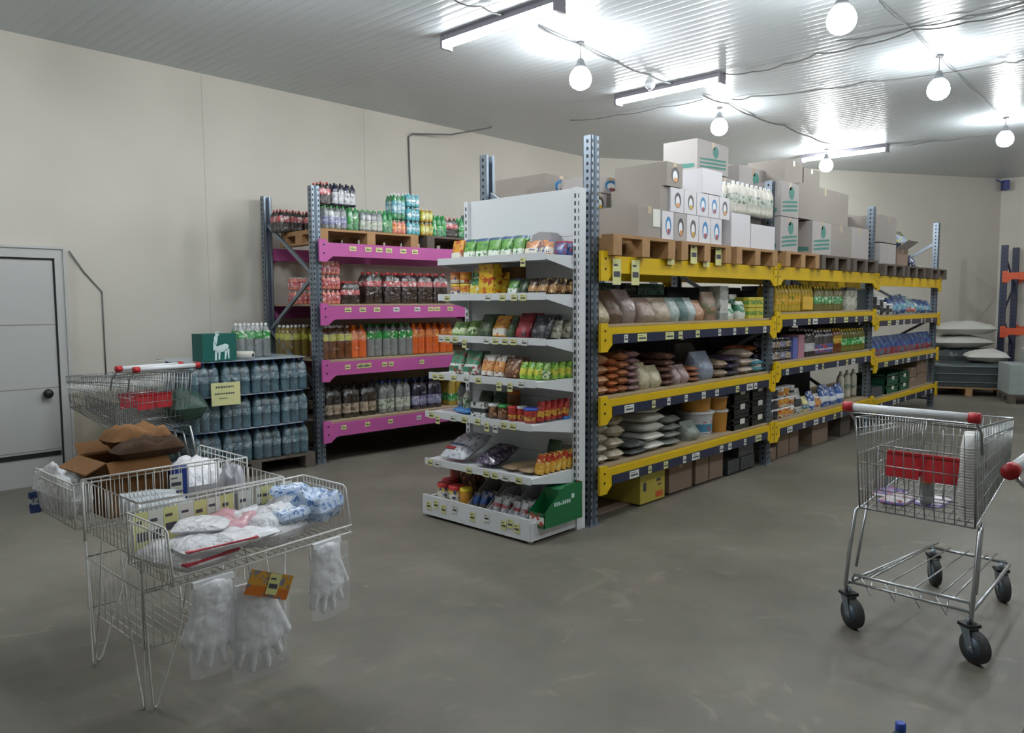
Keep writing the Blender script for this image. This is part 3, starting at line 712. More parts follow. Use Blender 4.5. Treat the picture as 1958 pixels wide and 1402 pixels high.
# cartons inside the top basket
KR = mat('brown_kraft_card', '#7d552c', .85, var=.2, vscale=9)
r = empty('torn_carton', (-2.93, .53, Z), R(3), 'brown torn carton with open flaps in the rear basket of the stand', 'cardboard box')
mb = MB(); x_, y_, z_ = .14, .15, .25
mb.box(-x_, x_, -y_, -y_+.006, 0, z_, KR); mb.box(-x_, x_, y_-.006, y_, 0, z_, KR); mb.box(-x_, -x_+.006, -y_, y_, 0, z_, KR); mb.box(x_-.006, x_, -y_, y_, 0, z_, KR); mb.box(-x_, x_, -y_, y_, 0, .006, KR); mb.build('body', r)
for (a, b_, off) in (((-x_, -y_, z_), (x_, -y_, z_), (.0, -.05, -.06)), ((-x_, y_, z_), (x_, y_, z_), (0, .04, .05)), ((-x_, -y_, z_), (-x_, y_, z_), (-.09, 0, -.04)), ((x_, -y_, z_), (x_, y_, z_), (.02, 0, .05))):
    a, b_, off = Vector(a), Vector(b_), Vector(off); MB().prism([a, b_, b_+off, a+off], (0, 0, .006), KR).build('flap', r)
KRD = mat('dark_kraft', '#40280f', .9, var=.2, bump=.4, bscale=15)
tag(MB().pillow(.30, .18, .10, KR, 12, 21, .4).build('paper_roll', None, (-2.86, .56, Z+.285), R(4)), 'crumpled brown kraft paper bundle heaped on the torn carton', 'paper')
tag(MB().pillow(.32, .16, .09, KRD, 12, 22, .4).build('paper_roll', None, (-2.86, .42, Z+.25), R(2)), 'dark brown crumpled kraft paper below the lighter bundle', 'paper')
tag(MB().box(-2.775, -2.70, .36, .44, Z, Z+.19, mat('blue_box', '#2d4aa0', .4)).build('blue_pack'), 'deep blue pack right of the torn carton in the rear basket', 'packet')
flatbag('grey_bag', 'grey folded bag standing right of the blue pack in the stand', 'plastic bags', (-2.60, .12, Z+.02), R(70), .28, .10, .20, mat('grey_film', '#a8a8b0', .35, bump=.3), 12)
def cupstack(loc, rx, rz, n, label, m, r_=.045, group='stacked plastic cups', top_r=None):
    root = MB(); z = 0
    for k in range(n):
        root.lathe([(r_*.98, z), (r_*1.05, z+.003), (r_*.98, z+.006), (r_*.96, z+.016)], m, 16); z += .016
    root.lathe([(r_*.96, z), (r_*.72, z+.07), (.001, z+.072)], m, 16)
    o = root.build('cup_stack', None, loc, rz); o.rotation_euler[0] = rx; return tag(o, label, 'cups', group)
CUPC = film('clear_cup', '#dfe6ea', .55, .15, .2)
for k, (x, y, lb) in enumerate(((-3.12, -.18, 'clear plastic cup stack lying nearest the front corner'), (-3.11, -.07, 'clear plastic cup stack lying second from the front corner'), (-3.10, .04, 'clear plastic cup stack lying beside the carton'))):
    cupstack((x-.03, y, Z+.14), R(90), R(80), 9, lb, CUPC)
flatbag('bag_bundle', 'tall white bag bundle in the rear basket, left end', 'plastic bags', (-3.16, .66, Z), R(4), .12, .46, .22, PLM, 31)
flatbag('bag_bundle', 'clear bag bundle behind the torn carton in the rear basket', 'plastic bags', (-2.93, .80, Z), R(5), .26, .16, .18, PLW, 32)
flatbag('bag_bundle', 'white bag bundle in the rear basket, right end', 'plastic bags', (-2.57, .62, Z), R(-5), .28, .40, .16, PLM, 33)
tag(MB().pouch(.05, .10, .03, pm('#3c5fb0', '#dfe6f0', '#2b3f90', .4, .7)).build('blue_tag_pack', None, (-3.235, .80, .60)), 'small blue pack hanging at the far left corner of the stand', 'packet')

# ================================================================ GOODS: builders
def pallet_mesh(w_, d_, m):
    """w_ along x; blocks show on the front (-y)"""
    mb = MB(); n = 7
    for k in range(n):
        x = -w_/2+.05+(w_-.1)*k/(n-1)
        if w_ < 1: mb.box(-w_/2, w_/2, -d_/2+d_*k/n, -d_/2+d_*k/n+.10, .122, .144, m)
        else: mb.box(-w_/2, w_/2, -d_/2+d_*k/n, -d_/2+d_*k/n+.09, .122, .144, m)
    for x in (-w_/2, -.05, w_/2-.1):
        mb.box(x, x+.1, -d_/2, d_/2, .100, .122, m); mb.box(x, x+.1, -d_/2, d_/2, 0, .022, m)
        for y in (-d_/2, -.07, d_/2-.14): mb.box(x, x+.1, y, y+.14, .022, .10, m)
    return mb.mesh('pallet')
PAL8, PAL12, PAL8D, PAL12D = pallet_mesh(.8, 1.14, WOOD), pallet_mesh(1.2, .8, WOOD), pallet_mesh(.8, 1.14, WOODD), pallet_mesh(1.2, .8, WOODD)
def pallet(me, loc, rz, label): return tag(obj('wooden_pallet', me, None, loc, rz), label, 'pallet', 'wooden pallets')

def liquid(name, c, rough=.08, trans=0): return mat(name, c, rough, trans=trans, coat=.3)
LQ = {'cola': liquid('cola_liquid', '#2a1714'), 'lemon': liquid('tea_liquid', '#7d6a2a'), 'amber': liquid('amber_liquid', '#6b3a12'), 'orange': liquid('orange_liquid', '#e2671a'),
      'clear': liquid('clear_water', '#a9b2b2', .06, .45), 'dark': liquid('kvass_liquid', '#1d120f'), 'oil': liquid('oil_liquid', '#b59a2c'), 'navy': liquid('navy_bottle', '#151a38'),
      'green': liquid('green_bottle', '#2f8a4f'), 'blue': liquid('aqua_bottle', '#4a7080', .06, .2), 'white': liquid('white_bottle', '#d9d6c8', .3), 'pinkw': liquid('peach_bottle', '#e08a78'), 'olive': liquid('olive_liquid', '#6d6a24'), 'aqua': liquid('aqua_can', '#58b5c0', .2)}
COLALAB = pm('#c8383c', '#d8595c', '#e8d8d8', .3, .7, .35, 8)
LB = {'cola': COLALAB, 'yellow': pm('#cfd02c', '#d8da52', '#8e9a20', .3, .7), 'green': pm('#1f9a3c', '#27b04a', '#d0e8c8', .3, .6), 'orange': pm('#e8752a', '#f09038', '#f5c080', .3, .6),
      'white': pm('#c8cfc4', '#b8c4b0', '#5a7a5a', .3, .6), 'tan': pm('#b8a890', '#a89478', '#5a4a3a', .3, .6), 'lilac': pm('#7078a8', '#9098c0', '#c8c0d8', .3, .6), 'silver': pm('#c8ccd0', '#d8dcdf', '#8a9098', .3, .6), 'aqua': pm('#4aa8b8', '#9fd0d8', '#e8f0f0', .3, .6), 'wat': pm('#54788a', '#6a8e9c', '#a8bcc6', .3, .6), 'oil': pm('#d8a020', '#e0b840', '#7a8a20', .3, .6), 'blue': pm('#2850a8', '#c8d0e0', '#d03030', .3, .5)}
CAPM = {k: mat('cap_'+k, c, .4) for k, c in dict(red='#c2383a', green='#2f9a48', white='#d8dadc', yellow='#d8c030', orange='#e07a2a', black='#26262a', blue='#3050b0').items()}
_bt = {}
def bottle_kind(liq, lab, cap, r_=.05, h_=.335, lz=(.55, .72), wide=False):
    k = (liq, lab, cap, r_, h_, lz)
    if k in _bt: return _bt[k]
    p = [(.6*r_, 0), (.96*r_, .006), (r_, .02), (r_, h_*.16), (r_*.94, h_*.2), (r_, h_*.24), (r_, h_*.68), (r_*.92, h_*.76), (r_*.66, h_*.85), (r_*.34, h_*.91), (r_*.27, h_*.94)]
    body = MB().lathe(p, LQ[liq], 12).mesh('bottle')
    lb = MB().lathe([(r_*1.015, h_*lz[0]), (r_*1.02, h_*(lz[0]+lz[1])/2), (r_*1.015, h_*lz[1])], LB[lab], 12, cap=False).mesh('label')
    cp_ = MB().lathe([(r_*.33, h_*.93), (r_*.33, h_*.995), (r_*.26, h_)], CAPM[cap], 10).mesh('cap')
    _bt[k] = (body, lb, cp_); return _bt[k]
def bottle(kind, parent, loc, label=None, cat='bottle', group=None):
    b_ = obj('bottle', kind[0], parent, loc); obj('label', kind[1], b_); obj('cap', kind[2], b_)
    if label: tag(b_, label, cat, group)
    return b_
m, nt, b = newmat('shrink_film'); N = nt.nodes.new; L = nt.links.new
tc = N('ShaderNodeTexCoord'); n = N('ShaderNodeTexNoise'); n.inputs['Scale'].default_value = 14; n.inputs['Detail'].default_value = 5; n.inputs['Distortion'].default_value = 1; L(tc.outputs['Object'], n.inputs['Vector'])
bp = N('ShaderNodeBump'); bp.inputs['Strength'].default_value = .9; bp.inputs['Distance'].default_value = .03; L(n.outputs[0], bp.inputs['Height'])
gl = N('ShaderNodeBsdfGlossy'); gl.inputs['Roughness'].default_value = .15; L(bp.outputs[0], gl.inputs['Normal'])
tr = N('ShaderNodeBsdfTransparent'); mx = N('ShaderNodeMixShader'); mx.inputs[0].default_value = .14; L(tr.outputs[0], mx.inputs[1]); L(gl.outputs[0], mx.inputs[2]); L(mx.outputs[0], nt.nodes['Material Output'].inputs[0])
FILM = m
_fm = {}
def pack(kind, nx, ny, r_, h_, loc, rz, label, group, cat='bottle pack', filmed=True):
    root = empty('bottle_pack', loc, rz, label, cat, group); p = r_*2.03
    for i in range(nx):
        for j in range(ny):
            bottle(kind, root, ((i-(nx-1)/2)*p, (j-(ny-1)/2)*p, 0))
    if filmed:
        k = (nx, ny, r_, h_)
        if k not in _fm:
            X, Y = nx*p/2+.004, ny*p/2+.004; mb = MB(); pr2 = []
            for z, s_ in ((.0, .97), (.01, 1), (h_*.68, 1), (h_*.8, .93), (h_*.93, .72)):
                c2 = .03*s_
                for x, y in ((-X+c2, -Y), (X-c2, -Y), (X, -Y+c2), (X, Y-c2), (X-c2, Y), (-X+c2, Y), (-X, Y-c2), (-X, -Y+c2)): pr2.append((x*s_, y*s_, z))
            fs = []
            for a in range(4):
                for b_ in range(8): fs.append((a*8+b_, a*8+(b_+1) % 8, (a+1)*8+(b_+1) % 8, (a+1)*8+b_))
            _fm[k] = MB().add(pr2, fs, FILM, True).mesh('film')
        obj('film', _fm[k], root)
    return root
def row(fn, n, desc, suffix=''):
    """call fn(i, label) for a left-to-right row with a label that singles each out"""
    for i in range(n): fn(i, (which(i, n)+desc+suffix).strip())

# local -> world for the pink rack
def pk(x, y, z): v = Matrix.Rotation(PA, 3, 'Z') @ Vector((x, y, z)); return PQ+v
TOPZ = PZ[0]+.144
pallet(PAL12, pk(.66, .42, PZ[0]), PA, 'light wooden pallet on top of the pink racking, left')
pallet(PAL12D, pk(1.98, .42, PZ[0]), PA, 'dark wooden pallet on top of the pink racking, behind the end display')
SP = {}
colaB = bottle_kind('cola', 'cola', 'red', .05, .33); colaS = bottle_kind('cola', 'cola', 'red', .036, .23, (.4, .62)); colaK = bottle_kind('cola', 'cola', 'black', .05, .33)
teaB = bottle_kind('amber', 'yellow', 'white', .045, .335, (.55, .75)); teaL = bottle_kind('lemon', 'yellow', 'white', .045, .335, (.55, .75)); fanB = bottle_kind('orange', 'orange', 'orange', .05, .34, (.55, .78)); sprB = bottle_kind('clear', 'green', 'green', .05, .34, (.55, .78))
kvB = bottle_kind('dark', 'tan', 'black', .047, .33, (.15, .45)); minB = bottle_kind('clear', 'white', 'blue', .047, .34, (.15, .45)); navB = bottle_kind('navy', 'lilac', 'blue', .047, .33, (.15, .45))
waterB = bottle_kind('blue', 'wat', 'blue', .044, .30, (.4, .6))
# level 2 (cola)
z = PZ[1]+.021
def f(i, l): pack(colaB, 2, 3, .05, .33, pk(.93+.215*i, .17, z), PA, l, 'large cola packs on the second pink shelf')
row(f, 4, 'pack of large cola bottles on the upper pink shelf')
pack(colaS, 3, 3, .036, .23, pk(.42, .14, z), PA, 'pack of short cola bottles on the upper pink shelf', 'short cola packs')
pack(colaB, 2, 2, .05, .33, pk(.70, .13, z), PA, 'loose cola pack between the short bottles and the large packs', 'large cola packs on the second pink shelf')
def canpack(loc, rz, label, group, liq='pinkw', w_=.21, h_=.135, n=(4, 3), lab='cola', r_=.026):
    k = bottle_kind(liq, lab, 'white', r_, h_, (.25, .7))
    return pack(k, n[0], n[1], r_, h_, loc, rz, label, group, 'drink pack')
for i in range(3): canpack(pk(.20, .12, z+.145*i), PA, lv(i, 3)+'small pink-capped drink pack in the stack beside the front post', 'stacked small pink drink packs')
for i in range(2): canpack(pk(.22, .72, z+.145*i), PA, lv(i, 2)+'pink drink pack at the back of the upper pink shelf', 'pink drink packs at the back')
# level 3
z = PZ[2]+.021
def f(i, l): pack(teaB, 3, 3, .045, .335, pk(.17+.285*i, .17, z), PA, l, 'amber drink packs on the third pink shelf')
pack(teaB, 4, 3, .045, .335, pk(.25, .17, z), PA, 'amber drink pack with yellow labels, front of middle pink shelf', 'amber drink packs')
pack(teaL, 4, 3, .045, .335, pk(.16, .72, z), PA, 'yellow-labelled drink pack at the back, seen through the frame', 'amber drink packs')
pack(fanB, 2, 3, .048, .335, pk(.50, .17, z), PA, 'orange drink pack between the yellow and the green labels', 'orange drink packs on the third pink shelf')
def f(i, l): pack(sprB, 2, 3, .045, .34, pk(.70+.20*i, .17, z), PA, l, 'green-labelled packs on the third pink shelf')
row(f, 3, 'clear bottle pack with green labels on middle pink shelf')
def f(i, l): pack(fanB, 2, 3, .045, .34, pk(1.26+.20*i, .17, z), PA, l, 'orange drink packs on the third pink shelf')
row(f, 3, 'orange drink pack right of the green labels, pink racking')
# level 4
z = PZ[3]+.021
def f(i, l): pack(kvB, 2, 3, .047, .33, pk(.19+.21*i, .17, z), PA, l, 'dark bottle packs on the bottom pink shelf')
row(f, 3, 'pack of dark bottles with tan labels, bottom pink shelf')
def f(i, l): pack(minB, 2, 3, .047, .34, pk(.84+.21*i, .17, z), PA, l, 'mineral water packs on the bottom pink shelf')
row(f, 2, 'pack of clear bottles with pale labels, bottom pink shelf')
def f(i, l): pack(navB, 2, 3, .047, .33, pk(1.27+.21*i, .17, z), PA, l, 'navy bottle packs on the bottom pink shelf')
row(f, 2, 'pack of navy bottles on the bottom pink shelf')
pack(bottle_kind('oil', 'green', 'yellow', .05, .34, (.15, .4)), 2, 3, .05, .34, pk(1.78, .17, z), PA, 'yellow-green bottle pack beside the end display, bottom pink shelf', 'yellow drink packs')
pack(kvB, 3, 3, .047, .33, pk(-.1+.25, .72, z), PA, 'dark bottle pack at the back of the bottom pink shelf', 'dark bottle packs on the bottom pink shelf')
# top level on the pallets
z = TOPZ+.002
colT = bottle_kind('cola', 'cola', 'red', .034, .225, (.45, .7)); lemT = bottle_kind('clear', 'lilac', 'green', .034, .235, (.2, .55)); grnT = bottle_kind('green', 'green', 'green', .034, .235, (.3, .6)); silT = bottle_kind('navy', 'silver', 'black', .034, .225, (.1, .6)); clrT = bottle_kind('clear', 'white', 'green', .034, .225, (.1, .5))
pack(lemT, 4, 3, .034, .235, pk(.28, .17, z), PA, 'pale lilac-label bottle pack at the pallet front, under the grey pack', 'small bottle packs on top')
pack(grnT, 2, 3, .034, .235, pk(.49, .17, z), PA, 'narrow green bottle pack at the front of the top pallet', 'small bottle packs on top')
pack(clrT, 4, 3, .034, .225, pk(.71, .17, z), PA, 'clear small bottle pack right of the green ones on top pallet', 'small bottle packs on top')
pack(colT, 2, 3, .034, .225, pk(.19, .20, z+.24), PA, 'cola pack on the upper tier beside the front post', 'small bottle packs on top')
pack(silT, 4, 3, .034, .225, pk(.41, .20, z+.24), PA, 'dark pack with silver labels on the upper tier', 'small bottle packs on top')
pack(colT, 4, 3, .034, .225, pk(.08, .70, z), PA, 'cola pack at the back left of the top pallet', 'small bottle packs on top')
pack(colT, 3, 3, .034, .225, pk(.34, .70, z), PA, 'second cola pack at the back of the top pallet', 'small bottle packs on top')
pack(grnT, 3, 2, .034, .16, pk(.955, .15, z), PA, 'small green drink pack next to the salmon carton', 'small bottle packs on top')
for i in range(3): canpack(pk(1.235, .14, z+.148*i), PA, lv(i, 3)+'aqua drink pack in the tall stack on top of pink racking', 'aqua drink packs', 'aqua', n=(3, 3), h_=.145, lab='aqua', r_=.028)
canpack(pk(1.05, .14, z), PA, 'salmon drink pack at the foot of the aqua cans', 'salmon drink pack', 'pinkw', n=(3, 3), h_=.145, lab='orange', r_=.027)
canpack(pk(1.05, .14, z+.148), PA, 'teal tall pack above the salmon one', 'aqua drink packs', 'green', n=(3, 3), h_=.28, lab='aqua', r_=.027)
for i in range(2): canpack(pk(1.42, .14, z+.148*i), PA, lv(i, 2)+'yellow drink pack right of the aqua stack', 'yellow drink packs on top', 'oil', n=(3, 3), h_=.145, lab='yellow', r_=.027)
pack(grnT, 3, 2, .028, .14, pk(1.60, .12, z), PA-.3, 'tilted green and white drink pack near the end display', 'small bottle packs on top')
pack(colT, 3, 3, .036, .23, pk(1.78, .20, z), PA, 'cola pack just behind the end display on top', 'small bottle packs on top')
pack(grnT, 2, 3, .034, .20, pk(1.97, .18, z), PA, 'green bottle pack half hidden by the end display', 'small bottle packs on top')

# ---- water pallet
WP = Vector((-1.40, 3.22, 0)); WA = R(-3)
def wp(x, y, z): return WP+Matrix.Rotation(WA, 3, 'Z') @ Vector((x, y, z))
pallet(PAL12D, wp(.6, .42, 0), WA, 'grey-brown pallet under the stacked water packs')
SHEET = mat('slip_sheet_film', '#aab8c4', .2, bump=.5, bscale=30)
zz = .146
for lay in range(3):
    for j in range(2):
        for i in range(4):
            nm = ('front ' if j == 0 else 'rear ')+('', 'second ', 'third ', '')[i]+('left' if i == 0 else 'right' if i == 3 else 'from left')
            pack(waterB, 3, 4 if j == 0 else 3, .044, .30, wp(.16+.285*i, .20+.36*j, zz), WA, '%s water pack in the %slayer of the water pallet' % (nm, lv(lay, 3)), 'shrink-wrapped water packs', filmed=True)
    zz += .301
    if lay < 3: tag(MB().pillow(1.22, .86, .006, SHEET, 10, lay, .5, 8).build('slip_sheet', None, wp(.6, .42, zz+.001), WA), 'thin film sheet above the %swater layer' % lv(lay, 3), 'film sheet', 'film sheets between water layers'); zz += .007
TW = zz+.004
GB = mat('green_box_print', '#0f5a52', .5)
r = empty('printed_carton', wp(.30, .14, TW), WA+R(6), 'dark green carton with white deer emblem on the water pallet', 'box')
MB().box(-.16, .16, -.09, .09, 0, .24, GB).build('body', r)
dm = MB(); DW = mat('white_print', '#c8dede', .6)
def dpoly(pts): dm.prism([(x, -.0905, z) for x, z in pts], (0, -.0012, 0), DW)
DS = 1.15
def dpoly(pts): dm.prism([(x*DS+.02, -.0905, z*DS-.01) for x, z in pts], (0, -.0012, 0), DW)
dpoly([(-.07, .09), (-.045, .10), (-.045, .16), (-.07, .155)]); dpoly([(-.065, .13), (-.04, .14), (-.03, .20), (-.05, .21), (-.062, .19)]); dpoly([(-.05, .20), (-.02, .205), (-.022, .215), (-.05, .22)])
dpoly([(-.05, .218), (-.035, .24), (-.038, .24), (-.058, .22)]); dpoly([(-.045, .218), (-.01, .232), (-.012, .236), (-.05, .224)])
dpoly([(-.06, .07), (.05, .085), (.055, .13), (.03, .14), (-.045, .12)]); dpoly([(-.06, .015), (-.045, .015), (-.04, .09), (-.058, .09)]); dpoly([(-.03, .02), (-.018, .02), (-.012, .09), (-.028, .09)])
dpoly([(.02, .02), (.03, .02), (.048, .10), (.025, .10)]); dpoly([(.05, .025), (.06, .022), (.062, .10), (.045, .10)]); dm.build('deer_emblem', r)
pack(bottle_kind('clear', 'green', 'white', .042, .32, (.55, .78)), 4, 2, .042, .32, wp(.74, .34, TW), WA, 'pack of clear bottles with green labels standing on the water pallet', 'green label pack', 'bottle pack')
r = MB(); r.tube([(0, -.02, 0), (0, .3, 0)], .035, mat('film_roll', '#c9c4bc', .4), 18); r = r.build('film_roll', None, wp(.60, .06, TW+.037), WA+R(35)); tag(r, 'roll of film lying between green carton and green-label bottles', 'roll'); MB().tube([(0, -.0215, 0), (0, .0, 0)], .018, BLACK, 14).build('hollow_core', r)
r = empty('price_sign', wp(.31, -.045, .79), WA, 'pale yellow price sheet hanging on the front of the water packs', 'sign')
MB().box(-.13, .13, -.0, .002, -.10, .10, mat('pale_yellow_paper', '#cfcf96', .7)).build('sheet', r)
ib = MB()
for z0, x0, x1, hh in ((.055, -.09, .07, .014), (-.002, -.10, .075, .012), (-.04, -.06, .02, .006)):
    x = x0
    while x < x1: l_ = rnd.uniform(.008, .022); ib.box(x, min(x+l_, x1), -.0015, 0, z0, z0+hh, INK); x += l_+.006
ib.build('printed_lines', r)
tag(MB().pillow(.30, .26, .26, mat('dark_green_bag', '#2f4d42', .4, bump=.4), 10, 50, .3).build('green_bag', None, (-1.45, 3.16, .60)), 'dark green bag inside the nearer nested shopping cart', 'bag')

# ================================================================ GOODS on the white end display
def yat(px, py, x): return onx(px, py, x).y
_pm = {}
def me_pouch(w_, h_, d_, m, seed=0, taper=0):
    k = ('p', round(w_, 3), round(h_, 3), round(d_, 3), m.name, seed % 3, taper)
    if k not in _pm: _pm[k] = MB().pouch(w_, h_, d_, m, seed % 3, taper=taper).mesh('pouch')
    return _pm[k]
def me_pillow(w_, d_, h_, m, seed=0, cr=.12, p=2.6):
    k = ('l', round(w_, 3), round(d_, 3), round(h_, 3), m.name, seed % 4, cr, p)
    if k not in _pm: _pm[k] = MB().pillow(w_, d_, h_, m, 12, seed % 4, cr, p).mesh('pillow_bag')
    return _pm[k]
def carton(name, w_, d_, h_, m, loc, rz, label, cat='box', group=None, face=None, tape=True):
    r = empty(name, (loc[0], loc[1], loc[2]), rz, label, cat, group)
    MB().box(-w_/2, w_/2, -d_/2, d_/2, 0, h_, m).build('body', r)
    if tape: MB().box(-.024, .024, -d_/2-.0012, d_/2+.0012, h_*.78, h_+.0012, TAPE).build('tape', r)
    if face: face(r, w_, d_, h_)
    return r
def gon(px0, px1, py, xf, z, kind, label, group, cat='packet', h_=.15, d_=.05, m=None, lean=-12, seed=0, name='pouch', rows=1):
    """place something of the width seen in the photo on the end display; xf = front plane"""
    y0, y1 = yat(px0, py, xf), yat(px1, py, xf); w_ = abs(y0-y1); yc = (y0+y1)/2
    if yc-w_/2 < .03:                       # seen along the shelf end: stands deeper, at the end of the shelf
        yc = .03+w_/2; xf = max(xf, min(-.20, ony((px0+px1)/2, py, yc).x)); rows = 1; d_ = d_ if isinstance(d_, str) else min(d_, .06)
    for k in range(rows):
        if kind == 'pouch': o = obj(name, me_pouch(w_*.96, h_, d_, m, seed), None, (xf+d_*.6+k*d_*1.1, yc, z), R(-90)); o.rotation_euler[0] = R(lean)
        elif kind == 'lie':
            o = obj(name, me_pillow(w_*.98, d_, h_, m, seed), None, (xf+d_/2+.01, yc, z), R(-90)+R((seed*37) % 16-8)); 
            if lean: o.rotation_euler[0] = R(lean)
        elif kind == 'box': o = MB().box(-w_/2, w_/2, -d_/2, d_/2, 0, h_, m).build(name, None, (xf+d_/2+.004+k*d_*1.03, yc, z), R(-90))
        elif kind == 'jar':
            r_ = w_/2*.97; o = empty(name, (xf+r_+.006+k*r_*2.05, yc, z)); cm = CAPM[d_] if isinstance(d_, str) else CAPM['white']
            MB().lathe([(r_*.9, 0), (r_, .006), (r_, h_*.78), (r_*.93, h_*.84)], m, 16).build('body', o)
            MB().lathe([(r_*1.02, h_*.84), (r_*1.02, h_*.99), (r_*.9, h_)], cm, 16).build('lid', o)
        lab_ = label if k == 0 else ('second-row ' if k == 1 else 'third-row ')+label
        tag(o, lab_, cat, group)
    return o
rnd.seed(5)
Z1, Z2, Z3, Z4, Z5, Z6, Z7 = 1.887, 1.627, 1.327, 1.057, .777, .427, .102
XF = [-.43, -.43, -.43, -.52, -.56, -.57, -.62]
MIX = {'gw': pm('#6fae4e', '#dfe8d8', '#2f7d3a', .05, .35, .3, 10, top='#4b5f8e'), 'oy': pm('#e09a2a', '#d8d8c8', '#c04a28', .05, .35, .3, 10), 'br': pm('#33508e', '#4a6ab0', '#b04050', .1, .4, .3, 12, top='#a03040'), 'or': pm('#d98d4e', '#e8e0d0', '#3d558e', .05, .45, .3, 12),
       'grn': pm('#7ca24a', '#c8d8a8', '#3f6d34', .1, .5, .35, 8), 'dg': pm('#3d5338', '#566b45', '#22301f', .2, .6, .35, 8), 'red': pm('#9e2430', '#c0404a', '#3a1418', .2, .6, .3, 8), 'blk': pm('#25262b', '#3c3f45', '#6a6670', .2, .6, .3, 10),
       'bei': pm('#8d8a78', '#a8a490', '#605a48', .2, .6, .4, 12), 'brn': pm('#5d3a26', '#7a5236', '#c89060', .2, .5, .35, 12), 'dbr': pm('#3d2a22', '#a87848', '#d8b070', .15, .5, .35, 12, top='#2a201c'),
       'lime': pm('#8fc03a', '#d0c83a', '#3f8d3a', .2, .6, .3, 14), 'grw': pm('#3f8c6a', '#d8e4dc', '#a83c38', .0, .4, .3, 12), 'ow': pm('#d8d4cc', '#d89048', '#8a4a30', .2, .7, .3, 12), 'snk': pm('#b8302a', '#d8a030', '#7a1c1c', .2, .5, .3, 14), 'yr': pm('#e0a428', '#c83a22', '#e8c860', .55, .95, .25, 10),
       'yel': pm('#e6b416', '#e8c83a', '#c04020', .25, .4, .3, 8), 'gcir': pm('#d8c040', '#3f9a50', '#e8f0e0', .35, .85, .3, 8), 'blu': pm('#2a6cb8', '#3a8ad0', '#1f4f90', .2, .6, .3), 'bw': pm('#c8ccc8', '#3a4040', '#202428', .3, .6, .4, 12), 'pur': pm('#3c2f48', '#54445f', '#9a8ea8', .3, .6, .2, 14), 'wr': pm('#d4d6dc', '#c8ccd8', '#8a6a98', .4, .8, .35, 9)}
# shelf 1
for i, (a, b_, k) in enumerate(((858, 880, 'oy'), (881, 903, 'gw'), (904, 927, 'gw'), (928, 951, 'gw'), (952, 974, 'gw'), (975, 996, 'gw'))):
    lb = 'orange and yellow soup packet at the left end of the top display shelf' if i == 0 else which(i-1, 5)+'green and white packet on the top display shelf'
    gon(a, b_, 480, XF[0]+.01, Z1, 'pouch', lb, 'green and white packets on the top display shelf', h_=.145, d_=.04, m=MIX[k], seed=i, rows=2)
for i, (a, b_, k, l) in enumerate(((998, 1027, 'or', 'blue and white snack packet left of the orange ones, top display shelf'), (1028, 1050, 'or', 'orange snack packet right of the blue and white, top display shelf'), (1051, 1078, 'br', 'blue and dark red packet, left of two at the top shelf end'), (1079, 1105, 'br', 'blue and dark red packet, rightmost on the top display shelf'))):
    gon(a, b_, 480, XF[0]+.02+.1*(i > 1), Z1, 'pouch', l, 'blue and red packets on the top display shelf', h_=.10, d_=.05, m=MIX[k], seed=i, rows=2)
gp = mat('grey_folded_card', '#a6a4a6', .6)
yb, ya = yat(1062, 455, -.25), yat(1012, 455, -.25)
tag(MB().prism([(-.25, yb, Z1), (-.25, ya, Z1), (-.25, ya-.03, Z1+.15), (-.25, ya-.10, Z1+.17), (-.25, yb+.05, Z1+.16)], (.09, 0, 0), gp).build('display_tray'), 'grey open card tray on the top display shelf', 'box')
# shelf 2
for i, (a, b_) in enumerate(((855, 873), (874, 890))):
    for j in range(2): gon(a, b_, 560, XF[1], Z2+.085*j, 'jar', '%s%s instant noodle cup, left end of second display shelf' % (('lower ', 'upper ')[j], ('left', 'right')[i]), 'orange noodle cups', 'cup', h_=.082, d_='orange' if j else 'yellow', m=MIX['oy' if i else 'or'], name='noodle_cup')
gon(892, 913, 560, XF[1]+.02, Z2, 'pouch', 'yellow packet with a green circle on the second display shelf', 'yellow packets', h_=.19, d_=.06, m=MIX['gcir'])
gon(915, 942, 560, XF[1], Z2, 'box', 'tall bright yellow box with red logo on the second display shelf', 'yellow boxes', 'box', h_=.215, d_=.09, m=MIX['yel'], name='tall_box')
gon(943, 962, 560, XF[1]+.06, Z2, 'pouch', 'yellow packet beside the tall yellow box', 'yellow packets', h_=.16, d_=.07, m=MIX['yel'])
gon(950, 990, 540, XF[1]+.2, Z2, 'box', 'brown box at the back of the second display shelf', 'brown box', 'box', h_=.20, d_=.09, m=mat('dim_brown', '#86603a', .8), name='tall_box')
for i, (a, b_, k) in enumerate(((965, 985, 'gw'), (986, 1003, 'dg'), (1004, 1021, 'dbr'), (1022, 1039, 'dbr'), (1040, 1057, 'dbr'), (1058, 1074, 'dbr'), (1075, 1091, 'dbr'))):
    gon(a, b_, 552, XF[1]+.02, Z2, 'pouch', which(i, 7)+'seasoning packet on the second display shelf', 'dark seasoning packets', h_=.115, d_=.045, m=MIX[k], seed=i, rows=2, lean=-18)
